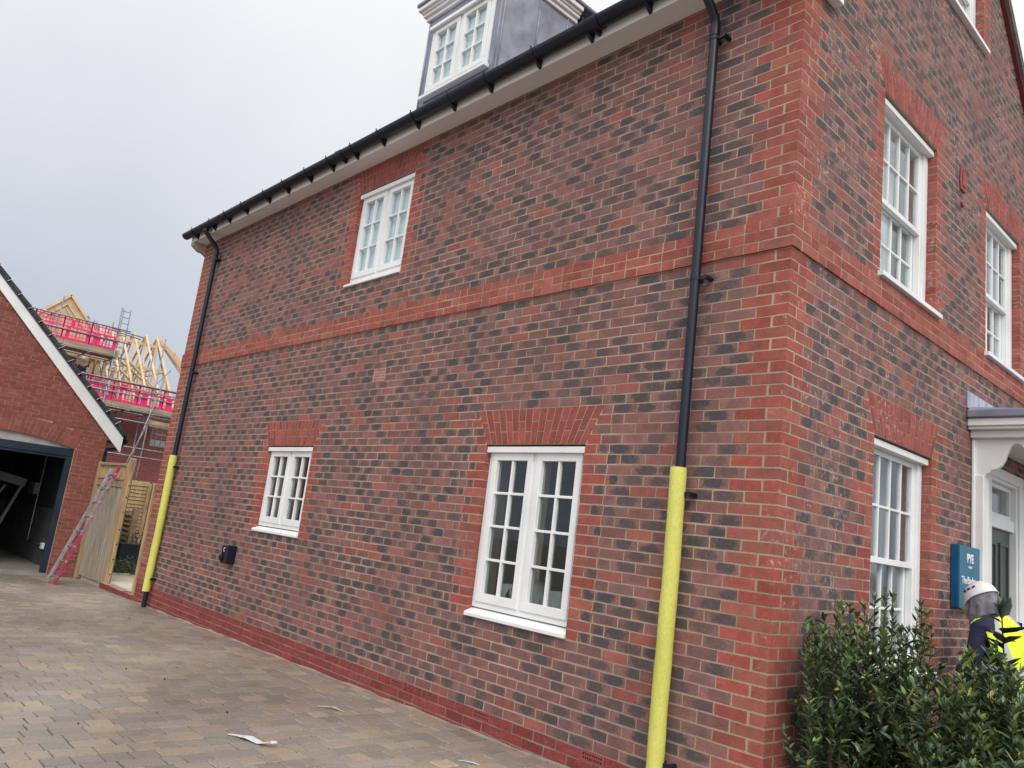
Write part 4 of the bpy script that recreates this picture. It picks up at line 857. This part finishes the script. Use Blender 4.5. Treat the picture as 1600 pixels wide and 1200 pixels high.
def bigleaf():
    root = thing('magnolia_plant', 'young plant with a few large dark glossy leaves in front of the worker', 'plant', (.95, 1.06, -3.46)); r = random.Random(8); st = MB(); fo = MB()
    top = Vector((.90, 1.04, -2.14)); st.tube([(.95, 1.06, -3.46), (.93, 1.05, -2.8), top], .008, 6, r2=.004)
    for i in range(16):
        t = r.uniform(.72, 1.0); p = Vector((.93, 1.05, -2.8)).lerp(top, (t-.5)*2); a = i*2.4; d = Vector((math.cos(a), math.sin(a), r.uniform(.1, .9))); ln = r.uniform(.11, .16)
        t2 = r.uniform(.7, 1.1); leaf(fo, p, d, Vector((r.uniform(-.3, .3), r.uniform(-.3, .3), 1)), ln, ln*.48, (.022*t2, .034*t2, .022*t2, 1) if i % 5 else (.09, .045, .025, 1), r)
    for i in range(3): leaf(fo, top, Vector((-.1+.25*i, .1, 1)), Vector((1, -1, .2)), .13, .06, (.02, .032, .02, 1), r)
    st.build('stem', 'stem', root); fo.build('foliage', 'leaf', root, fix=False)
bigleaf()
def lowbush(label, cx, cy, rad, h, seed, z=-3.62, lf=.05, num=420):
    root = thing('low_bush', label, 'bush', (cx, cy, z)); r = random.Random(seed); fo = MB(); st = MB()
    for i in range(num):
        a = r.uniform(0, 6.28); q = math.sqrt(r.random()); e = r.random(); p = Vector((cx+rad*q*math.cos(a), cy+rad*q*math.sin(a), z+h*(1-q*q*.75)*(.35+.65*e)))
        leaf(fo, p, Vector((math.cos(a)*q+r.uniform(-.5, .5), math.sin(a)*q+r.uniform(-.5, .5), r.uniform(-.1, .9))), Vector((0, 0, 1)), lf*r.uniform(.7, 1.2), lf*.4, leafcol(r, .3), r)
    for i in range(8): a = i*.8; st.tube([(cx, cy, z), (cx+rad*.6*math.cos(a), cy+rad*.6*math.sin(a), z+h*.7)], .006, 4)
    st.build('stem', 'stem', root); fo.build('foliage', 'leaf', root, fix=False)
lowbush('low dark green bush beyond the brick kerb', -13.6, .98, .34, .40, 1)
lowbush('clipped green bush on the right beyond the brick kerb', -13.2, 1.45, .38, .42, 2)
lowbush('leafy grey green plant growing in the charcoal planter', -15.0, 1.42, .40, .34, 3, z=-3.12)
lowbush('small green bush under the lap screen', -14.3, 1.0, .28, .32, 5)
# ================================================================== the house being built, and its scaffold
def far_brick():
    m, n, l, b = newmat('far_brick'); b.inputs['Roughness'].default_value = .9
    tc = n.new("ShaderNodeTexCoord"); sx = n.new("ShaderNodeSeparateXYZ"); cx = n.new("ShaderNodeCombineXYZ"); l.new(tc.outputs['Object'], sx.inputs[0]); l.new(sx.outputs['Y'], cx.inputs[0]); l.new(sx.outputs['Z'], cx.inputs[1])
    t = n.new("ShaderNodeTexBrick"); l.new(cx.outputs[0], t.inputs['Vector']); t.inputs['Scale'].default_value = 1; t.inputs['Brick Width'].default_value = .225; t.inputs['Row Height'].default_value = .075; t.inputs['Mortar Size'].default_value = .006; t.inputs['Mortar Smooth'].default_value = .1
    t.inputs['Color1'].default_value = (.24, .055, .05, 1); t.inputs['Color2'].default_value = (.17, .042, .042, 1); t.inputs['Mortar'].default_value = (.26, .15, .12, 1); l.new(t.outputs[0], b.inputs['Base Color']); return m
M['brick_far'] = far_brick()
uh = thing('unfinished_house', 'unfinished brick house with bare timber roof trusses behind pink scaffold screens', 'house', (-33, 4, -4.6))
UX = -31.5
mb = MB(); wz = 1.35
WIN = (6.55, 7.45, -.10, .68); W2 = (3.2, 4.2, -2.6, -1.6)
ycuts = [-2, WIN[0], WIN[1], 9.2]
mb.box(UX-.3, UX, -2, WIN[0], -4.8, wz); mb.box(UX-.3, UX, WIN[1], 9.2, -4.8, wz); mb.box(UX-.3, UX, WIN[0], WIN[1], -4.8, WIN[2]); mb.box(UX-.3, UX, WIN[0], WIN[1], WIN[3]+.25, wz)
mb.box(UX-8, UX-.3, 8.9, 9.2, -4.8, wz); mb.box(UX-8, UX-.3, -2, -1.7, -4.8, wz); mb.box(UX-8.3, UX-8, -2, 9.2, -4.8, wz); mb.build('wall', 'brick_far', uh)
mb = MB(); mb.box(UX-.28, UX+.01, WIN[0]-.15, WIN[1]+.15, WIN[3], WIN[3]+.249); mb.build('lintel', 'timber_new', uh)
wf = MB(); ring(wf, lambda u, w_, n: (UX+n, u, w_), WIN[0], WIN[1], WIN[2], WIN[3], -.1, -.04, .05)
for i in range(1, 4): wf.box(UX-.1, UX-.05, WIN[0]+.225*i-.012, WIN[0]+.225*i+.012, WIN[2], WIN[3])
wfo = wf.build('window', 'galv', uh)
mb = MB(); mb.box(UX-.25, UX-.2, WIN[0], WIN[1], WIN[2], WIN[2]+.28); mb.box(UX-.25, UX-.2, WIN[0]+.2, WIN[1]-.1, WIN[2]+.5, WIN[2]+.56); mb.build('stacked_board', 'white_pipe', wfo)
mb = MB(); mb.box(-23.1, -23, 1.2, 3.6, -3.5, -1.9)
mb = MB(); mb.box(UX-.02, UX+.02, 3.7, 4.7, -1.85, -1.60); mb.build('soldier_lintel', 'dark', uh)
# trusses: ridge runs along y at x = RX
RX, RZ, EX, EZ = -35.2, 5.05, -31.1, 1.45
def truss(y, full=True, name='roof_truss'):
    mb = MB(); s = .038
    BX = RX-(EX-RX); apx = (RX, y, RZ)
    mb.beam((EX, y, EZ-.0), apx, s, .085, (0, 1, 0)); mb.beam((BX, y, EZ), apx, s, .085, (0, 1, 0)); mb.beam((EX, y, EZ+.02), (BX, y, EZ+.02), s, .12, (0, 1, 0))
    q1 = Vector((EX, y, EZ)).lerp(Vector(apx), .5); q2 = Vector((BX, y, EZ)).lerp(Vector(apx), .5)
    for p, q in (((EX-1.0, y, EZ+.9), (EX-1.0, y, EZ)), (q1, (EX-1.2, y, EZ)), (q1, (EX-2.3, y, EZ)), (q2, (BX+2.3, y, EZ)), (apx, (EX-2.9, y, EZ)), (apx, (BX+2.9, y, EZ)), (q1, q2)): mb.beam(p, q, s*.9, .065, (0, 1, 0))
    return mb.build(name, 'timber_new', uh)
for y in (4.10, 4.62, 5.10, 5.56, 6.09, 6.62, 7.12): truss(y)
mb = MB()
for x, z in ((RX+.12, RZ-.45), (RX+1.6, RZ-1.75), (RX+2.9, RZ-2.9)):
    mb.beam((x, 4.0, z), (x, 7.2, z), .05, .14, (0, 0, 1))
mb.beam((RX+.2, 4.1, RZ-.5), (EX-.4, 7.1, EZ+.25), .03, .11, (1, 0, .6)); mb.beam((RX+.9, 4.5, RZ-1.1), (EX-.3, 6.2, EZ+.2), .03, .11, (1, 0, .6)); mb.beam((RX+1.5, 5.6, RZ-1.5), (EX-.2, 7.1, EZ+.1), .03, .11, (1, 0, .6))
mb.build('roof_brace', 'timber_new', uh)
for yy, t_ in ((7.75, .22), (8.3, .45), (8.8, .7)):      # hip end
    mb = MB(); top = Vector((RX, 7.15, RZ)).lerp(Vector((EX, 10.6, EZ)), t_*.9); mb.beam((RX, 7.15, RZ-.02), (RX+(EX-RX)*(1-t_*.9)*.9, 9.6+.6*t_, EZ), .05, .11, (0, 1, .3)); mb.build('hip_jack', 'timber_new', uh)
mb = MB(); mb.beam((RX, 7.12, RZ), (EX+.3, 9.9, EZ), .06, .2, (0, 0, 1)); mb.beam((RX, 7.12, RZ), (RX-3.6, 9.9, EZ), .06, .2, (0, 0, 1)); mb.build('hip_rafter', 'ply', uh)
mb = MB(); mb.beam((RX, 4.05, RZ-.05), (EX+.1, 4.05, EZ-.1), .55, .12, (0, 1, 0)); mb.build('party_wall_membrane', 'felt', uh)
mb = MB(); mb.beam((RX+.05, 4.42, RZ+.05), (EX+.15, 4.42, EZ), .10, .16, (0, 1, 0)); mb.beam((RX+.05, 3.72, RZ+.05), (EX+.15, 3.72, EZ), .10, .16, (0, 1, 0)); mb.build('silver_barrier', 'insul', uh)
# boarded dormer gable on the left
gx = -31.3
mb = MB(); mb.prism([(1.35, 3.55), (3.65, 3.3), (3.65, 3.75), (2.47, 5.05), (1.35, 3.9)], 'x', gx-.05, gx); mb.build('boarded_gable', 'ply', uh)
mb = MB()
mb.beam((gx+.03, 2.47, 5.13), (gx+.03, 3.75, 3.72), .09, .12, (1, 0, 0)); mb.beam((gx+.03, 2.47, 5.13), (gx+.03, 1.2, 3.82), .09, .12, (1, 0, 0)); mb.beam((gx+.04, 2.42, 4.75), (gx+.04, 3.1, 4.0), .04, .04, (1, 0, 0)); mb.beam((gx+.04, 2.42, 4.75), (gx+.04, 1.75, 4.05), .04, .04, (1, 0, 0)); mb.beam((gx+.04, 2.42, 4.55), (gx+.04, 2.8, 4.1), .03, .03, (1, 0, 0)); mb.build('gable_rafter', 'timber_new', uh)
mb = MB(); mb.box(gx-2.5, gx-.06, 1.4, 3.6, 1.4, 3.6); mb.box(UX-1.5, UX-.4, 3.6, 4.0, 1.3, 3.0); mb.build('boarded_cheek', 'ply', uh)
mb = MB()
for i, (y, z) in enumerate(((3.72, 1.4), (3.95, 1.4), (4.2, 1.4))): mb.beam((UX+.1, y, z), (UX-.2, y+.1, 3.1), .09, .14, (0, 1, 0))
mb.beam((UX, 3.65, 3.0), (UX, 4.4, 3.0), .1, .2); mb.build('stud', 'timber_new', uh)
mb = MB(); rr = random.Random(9)
for i in range(26): y = 2.65+i*.036; mb.beam((UX+.35, y, 1.9+rr.uniform(-.02, .02)), (UX+.1, y+.1, 2.62+rr.uniform(-.08, .05)), .02, .05, (0, 1, 0))
mb.build('stacked_tiles', 'tile_dark', uh)
mb = MB()
for z in (2.62, 2.7, 2.78): mb.beam((UX+.3, 2.3, z), (UX-.3, 3.5, z-.03), .5, .05)
mb.build('stacked_slates', 'felt', uh)
mb = MB(); mb.tube([(UX+.1, 3.42, 2.72), (UX+.1, 3.42, 2.84), (UX-.2, 3.42, 2.84)], .10, 10); mb.tube([(UX+.2, 3.62, 2.5), (UX+.2, 3.62, 1.6)], .05, 8); mb.build('drain_pipe', 'white_pipe', uh, smooth=True)

SX = -30.0
scf = thing('scaffold', 'tall steel tube scaffold with boarded lifts around the unfinished house', 'scaffold', (SX, 4, -4.6))
def tube_part(name, p, q, r=.026, m='galv'):
    mb = MB(); mb.tube([p, q], r, 8); return mb.build(name, m, scf, smooth=True)
for y, zt in ((.55, 4.45), (2.0, 4.76), (4.1, 4.85), (5.85, 4.1), (7.9, 3.0)):
    tube_part('standard', (SX, y, -4.8), (SX, y, zt)); tube_part('standard', (SX-1.25, y+.05, -4.8), (SX-1.25, y+.05, zt-.35))
for z, a, b in ((4.03, .3, 4.5), (3.55, .3, 4.6), (2.93, .3, 4.5), (2.08, 2.3, 8.2), (1.86, 2.3, 8.2), (1.62, 2.3, 8.2), (1.04, 2.3, 8.2), (.64, 3.0, 8.2), (-.37, 3.0, 8.2), (-.69, 3.0, 8.2)):
    tube_part('ledger', (SX+.05, a, z), (SX+.05, b, z), .027)
    if z in (2.93, 1.04): tube_part('ledger', (SX-1.2, a, z), (SX-1.2, b, z), .027)
for y in (.9, 2.05, 3.2, 4.15): tube_part('transom', (SX+.25, y, 2.88), (SX-1.5, y, 2.88))
for y in (2.9, 4.15, 5.0, 5.9, 7.0): tube_part('transom', (SX+.25, y, 1.0), (SX-1.5, y, 1.0))
for p, q in (((SX+.06, 5.9, .85), (SX+.06, 4.95, -2.4)), ((SX+.1, 5.2, -2.2), (SX+.1, 6.1, 2.4)), ((SX+.08, 2.0, 2.95), (SX-.3, 3.0, 3.25)), ((SX-.6, 4.0, 4.05), (SX-.6, 5.1, 3.95)), ((SX-.6, 4.0, 4.12), (SX-.6, 5.2, 4.05)), ((SX-1.2, 5.3, 1.0), (SX-1.2, 6.7, 3.1)), ((SX-.9, 4.2, 3.0), (SX-.9, 4.9, 1.1))): tube_part('brace', p, q, .024)
mb = MB()
for i in range(4): mb.box(SX-.1-.24*(i+1)+.01, SX-.1-.24*i, .3, 4.25, 2.96, 3.0); 
mb.build('deck_board', 'timber_brown', scf); mb = MB()
for i in range(4): mb.box(SX-.1-.24*(i+1)+.01, SX-.1-.24*i, 2.4, 8.2, 1.07, 1.11)
mb.build('deck_board', 'timber_brown', scf)
for a, b, z in ((.3, 2.3, 2.98), (2.31, 4.25, 2.98), (2.4, 4.4, 1.09), (4.41, 6.3, 1.09), (6.31, 8.2, 1.09)):
    mb = MB(); mb.box(SX-.06, SX-.02, a, b, z, z+.235); mb.build('toe_board', 'timber_brown', scf)
def guard(y0, y1, z0, z1, seed):
    mb = MB(); r = random.Random(seed); n = max(4, int((y1-y0)/.105)); x = SX-.015
    hz = [z0, z0+.13, z0+.30, z0+.44, z0+.58, z0+.72, z1-.03]
    for i, z in enumerate(hz): t = (.06, .022, .03, .055, .02, .03, .04)[i]; mb.box(x, x+.008, y0, y1, z, min(z1, z+t*1.2))
    for i in range(n+1): y = y0+(y1-y0)*i/n; t = .045 if i % 4 == 0 else .017; mb.box(x+.001, x+.007, y-t/2, y+t/2, z0, z1)
    for i in range(n):                               # solid label fields in the lower half
        y = y0+(y1-y0)*i/n
        if i % 6 in (1, 2) and r.random() < .62: mb.box(x+.0015, x+.0065, y, y+(y1-y0)/n, z0+.02, z0+.44)
        elif r.random() < .06: mb.box(x+.0015, x+.0065, y, y+(y1-y0)/n, z0+.2, z0+.44)
        if r.random() < .06: mb.box(x+.0015, x+.0065, y, y+(y1-y0)/n, z0+.5, z1-.1)
    return mb.build('mesh_guard', 'pink', scf)
sd = 0
for a, b in ((.35, 1.25), (1.25, 2.2), (2.2, 3.15), (3.15, 4.1)): sd += 1; guard(a+.01, b-.01, 3.20, 4.04, sd)
for a, b in ((2.45, 3.4), (3.4, 4.35), (4.35, 5.3), (5.3, 6.25), (6.25, 7.2), (7.2, 8.15)): sd += 1; guard(a+.01, b-.01, 1.30, 2.08, sd)
def ladder2(name, label, p, q, wdt, rungs):
    root = thing(name, label, 'ladder', tuple(p)); p, q = Vector(p), Vector(q); o = Vector((0, wdt, 0))
    for k in (0, 1): mb = MB(); mb.tube([p+o*k, q+o*k], .022, 8); mb.build('rail', 'galv', root)
    for i in range(rungs): t_ = (i+.5)/rungs; mb = MB(); mb.tube([p.lerp(q, t_), p.lerp(q, t_)+o], .016, 6); mb.build('rung', 'galv', root)
ladder2('access_ladder', 'grey steel ladder rising above the upper scaffold lift against the sky', (SX-.45, 4.22, 1.1), (SX-.75, 4.22, 5.05), .33, 16)
# ================================================================== the worker
def skin(name, verts, edges, mat, parent, sub=2, root=0):
    o0 = parent['_o']; me = bpy.data.meshes.new(name); me.from_pydata([(x-o0[0], y-o0[1], z-o0[2]) for x, y, z, *_ in verts], edges, [])
    o = bpy.data.objects.new(name, me); COL.objects.link(o); o.parent = parent; o['_o'] = tuple(o0); me.materials.append(M[mat] if isinstance(mat, str) else mat)
    s = o.modifiers.new('skin', 'SKIN'); s.use_smooth_shade = True
    lay = me.skin_vertices[0] if me.skin_vertices else None
    if lay is None:
        bm = bmesh.new(); bm.from_mesh(me); bm.verts.layers.skin.verify(); bm.to_mesh(me); bm.free(); lay = me.skin_vertices[0]
    for i, v in enumerate(verts): r = v[3:]; lay.data[i].radius = (r[0], r[1] if len(r) > 1 else r[0]); lay.data[i].use_root = (i == root)
    m = o.modifiers.new('sub', 'SUBSURF'); m.levels = sub; m.render_levels = sub
    return o
M['navy'] = P('navy_workwear', (.018, .022, .055), .85, .2, 14, .3, 60); M['cape'] = P('grey_neck_cape', (.20, .19, .23), .8, .3, 14, .7, 18); M['helmet'] = P('white_helmet', (.78, .78, .77), .32, .04, 6); M['skin'] = P('skin', (.42, .25, .18), .55, .08, 20); M['boot'] = P('dark_boot', (.03, .025, .02), .6)
def vest_mat():
    m, n, l, b = newmat('hi_vis_vest'); b.inputs['Roughness'].default_value = .7
    at = n.new("ShaderNodeAttribute"); at.attribute_name = 'bcol'; l.new(at.outputs['Color'], b.inputs['Base Color']); return m
M['vest'] = vest_mat()
PB = (.52, 2.62, -3.46)
per = thing('person', 'worker in white helmet, grey neck cape and yellow vest, back turned, by the front door', 'person', PB)
fw_ = Vector((-.93, .36, 0)).normalized(); rt_ = Vector((fw_.y, -fw_.x, 0))      # facing the wall
def pw(r, f, z): return (PB[0]+rt_.x*r+fw_.x*f, PB[1]+rt_.y*r+fw_.y*f, PB[2]+z)
HX = .16                                                # how far the upper body leans forward
body = [(*pw(0, 0, .88), .15, .11), (*pw(0, .02, 1.02), .145, .105), (*pw(0, .07, 1.18), .165, .11), (*pw(0, .12, 1.30), .15, .095), (*pw(0, .17, 1.385), .062), (*pw(0, .225, 1.46), .085, .09), (*pw(0, .245, 1.55), .08, .085),
  (*pw(-.18, .14, 1.29), .062), (*pw(-.25, .13, 1.02), .048), (*pw(-.20, .32, .895), .036), (*pw(.18, .14, 1.33), .062), (*pw(.27, .20, 1.08), .048), (*pw(.20, .43, 1.06), .036),
  (*pw(-.10, .0, .80), .10), (*pw(-.12, .03, .46), .068), (*pw(-.12, -.02, .09), .048), (*pw(-.12, .12, .035), .04), (*pw(.10, 0, .80), .10), (*pw(.12, .03, .46), .068), (*pw(.12, -.02, .09), .048), (*pw(.12, .12, .035), .04),
  (*pw(-.185, .38, .865), .034, .02), (*pw(.185, .50, 1.06), .034, .02)]
bed = [(0, 1), (1, 2), (2, 3), (3, 4), (4, 5), (5, 6), (3, 7), (7, 8), (8, 9), (3, 10), (10, 11), (11, 12), (0, 13), (13, 14), (14, 15), (15, 16), (0, 17), (17, 18), (18, 19), (19, 20), (9, 21), (12, 22)]
for base, s in ((21, -1), (22, 1)):
    bp_ = Vector(body[base][:3])
    for k, (dr_, ln) in enumerate(((-.024, .068), (-.008, .078), (.008, .074), (.024, .058))):
        i0 = len(body); p1 = bp_+rt_*dr_+fw_*.045; p2 = p1+fw_*ln*.5+Vector((0, 0, -.012)); p3 = p2+fw_*ln*.35+Vector((0, 0, -.03)); body += [(*p1, .010), (*p2, .009), (*p3, .0075)]; bed += [(base, i0), (i0, i0+1), (i0+1, i0+2)]
    i0 = len(body); p1 = bp_-rt_*s*.036-fw_*.005; p2 = p1-rt_*s*.012+fw_*.04+Vector((0, 0, -.012)); body += [(*p1, .011), (*p2, .009)]; bed += [(base, i0), (i0, i0+1)]
skin('body', body, bed, 'skin', per)
skin('jacket', [(*pw(0, .0, .84), .185, .145), (*pw(0, .02, 1.02), .175, .135), (*pw(0, .07, 1.18), .195, .135), (*pw(0, .12, 1.31), .17, .115), (*pw(0, .16, 1.38), .082), (*pw(-.175, .13, 1.275), .080), (*pw(-.25, .13, 1.02), .066), (*pw(-.205, .30, .90), .052), (*pw(.175, .13, 1.315), .080), (*pw(.28, .20, 1.08), .07), (*pw(.205, .41, 1.065), .055)], [(0, 1), (1, 2), (2, 3), (3, 4), (3, 5), (5, 6), (6, 7), (3, 8), (8, 9), (9, 10)], 'navy', per)
skin('trousers', [(*pw(0, 0, .90), .165, .125), (*pw(-.10, .0, .80), .12), (*pw(-.12, .03, .46), .09), (*pw(-.12, -.01, .11), .075), (*pw(.10, 0, .80), .12), (*pw(.12, .03, .46), .09), (*pw(.12, -.01, .11), .075)], [(0, 1), (1, 2), (2, 3), (0, 4), (4, 5), (5, 6)], 'navy', per)
for s in (-.12, .12): skin('boot', [(*pw(s, -.03, .10), .06), (*pw(s, -.01, .05), .05), (*pw(s, .13, .04), .042)], [(0, 1), (1, 2)], 'boot', per)
per.scale = (.92, .92, .92)
# vest: a shell lofted round the torso with armholes, bands laid out in its own colours
mb = MB(); YEL = (.66, .86, .03, 1); GRY = (.42, .43, .43, 1); NA = 40
rings = []
for z, f, rx, ry, tilt in ((.80, .0, .215, .170, 0), (.92, .01, .212, .168, 0), (1.02, .025, .210, .165, 0), (1.10, .045, .218, .166, .0), (1.18, .07, .226, .166, .01), (1.25, .095, .225, .160, .02), (1.31, .115, .212, .148, .03), (1.36, .135, .175, .128, .03), (1.395, .15, .125, .105, .03), (1.415, .16, .09, .088, .03)):
    ringp = []
    for i in range(NA):
        a = 2*math.pi*i/NA; ca, sa = math.cos(a), math.sin(a); q = .82
        ringp.append(pw(rx*math.copysign(abs(ca)**q, ca), f+ry*math.copysign(abs(sa)**q, sa), z+tilt*ca*1.0+.006*math.sin(i*2.3+z*30)))
    rings.append((z, ringp))
for (za, A_), (zb, B_) in zip(rings, rings[1:]):
    for i in range(NA):
        j = (i+1) % NA; ca = math.cos(2*math.pi*(i+.5)/NA); sa = math.sin(2*math.pi*(i+.5)/NA); zm = (za+zb)/2
        if abs(ca) > .93 and 1.05 < zm < 1.31: continue
        band = (.92 < zm < 1.02) or (.42 < abs(ca) < .68)
        if abs(ca) > .93 and zm < 1.05: band = .92 < zm < 1.02
        mb.face([A_[i], A_[j], B_[j], B_[i]], GRY if band else YEL)
v = mb.build('vest', 'vest', per, smooth=True, weld=True); m_ = v.modifiers.new('thickness', 'SOLIDIFY'); m_.thickness = .01; m_ = v.modifiers.new('sub', 'SUBSURF'); m_.levels = 1; m_.render_levels = 1
skin('collar', [(*pw(0, .135, 1.36), .10, .095), (*pw(0, .185, 1.43), .078, .078)], [(0, 1)], 'navy', per)
# face, helmet and neck cape share the head's own frame, bowed towards the wall
hc = Vector(pw(0, .235, 1.53)); pit = R(-30); hf = (fw_*math.cos(pit)+Vector((0, 0, 1))*math.sin(pit)).normalized(); hu = rt_.cross(hf).normalized()
hp = lambda r, f, u: tuple(hc+rt_*r+hf*f+hu*u)
mb = MB()
for s in (-.032, .032): mb.tube([hp(s, .078, .0), hp(s, .088, .0)], .013, 10)
mb.build('eye', 'letter', per); mb = MB(); mb.tube([hp(0, .085, .005), hp(0, .108, -.03), hp(0, .085, -.04)], [.008, .014, .008], 8); mb.tube([hp(-.025, .084, -.065), hp(0, .09, -.063), hp(.025, .084, -.065)], .007, 6); mb.build('nose_and_mouth', 'skin', per, smooth=True)
mb = MB(); na, nl = 36, 9
def dome(th, ph, k=1.): return hp(.118*k*math.cos(th)*math.cos(ph), .01+.142*k*math.sin(th)*math.cos(ph), .025+.128*k*math.sin(ph))
grid = [[dome(2*math.pi*i/na, math.pi/2*j/nl, 1+.025*(1 if (abs(math.cos(2*math.pi*i/na)) < .12 and j > 2) else 0)) for i in range(na)] for j in range(nl)]
for j in range(nl-1):
    for i in range(na): k = (i+1) % na; mb.face([grid[j][i], grid[j][k], grid[j+1][k], grid[j+1][i]])
mb.face([grid[nl-1][i] for i in range(na)])
low = [hp(.124*math.cos(t), .01+.150*math.sin(t)+(.055*max(0, math.sin(t))**3), .012-.02*max(0, math.sin(t))) for t in [2*math.pi*i/na for i in range(na)]]
for i in range(na): k = (i+1) % na; mb.face([low[i], low[k], grid[0][k], grid[0][i]])
h = mb.build('helmet', 'helmet', per, smooth=True, weld=True); m_ = h.modifiers.new('thickness', 'SOLIDIFY'); m_.thickness = .006
mb = MB()
for s in (-1, 1):
    for t in (.35, .0, -.35): p = Vector(hp(s*.112*math.cos(t), .01+.135*math.sin(t), .085)); mb.beam(p-hf*.014, p+hf*.014, .012, .007, rt_)
mb.build('helmet_vent', 'debris', per)
mb = MB(); cols = 26; rows_ = 9; cg = []
for j in range(rows_+1):
    t = j/rows_; row_ = []
    for i in range(cols+1):
        a = R(200)+R(-220+0)*0+R(-20+ -0)*0; a = R(160)+R(220)*i/cols; rad = 1+.12*t+.085*math.sin(i*1.15+t*2.2)*t+.03*math.sin(i*2.7-t*9)
        row_.append((rt_*(.108*rad*math.cos(a))+hf*(.005+.132*rad*math.sin(a))*(1+.05*t)+hu*(.03)+hc+Vector((0, 0, -.205*t))-fw_*.03*t).to_tuple())
    cg.append(row_)
for j in range(rows_):
    for i in range(cols): mb.face([cg[j][i], cg[j][i+1], cg[j+1][i+1], cg[j+1][i]])
c_ = mb.build('neck_cape', 'cape', per, smooth=True, weld=True); m_ = c_.modifiers.new('thickness', 'SOLIDIFY'); m_.thickness = .005
# bookkeeping used while building is not part of the scene
for o in bpy.data.objects:
    if '_o' in o.keys(): del o['_o']
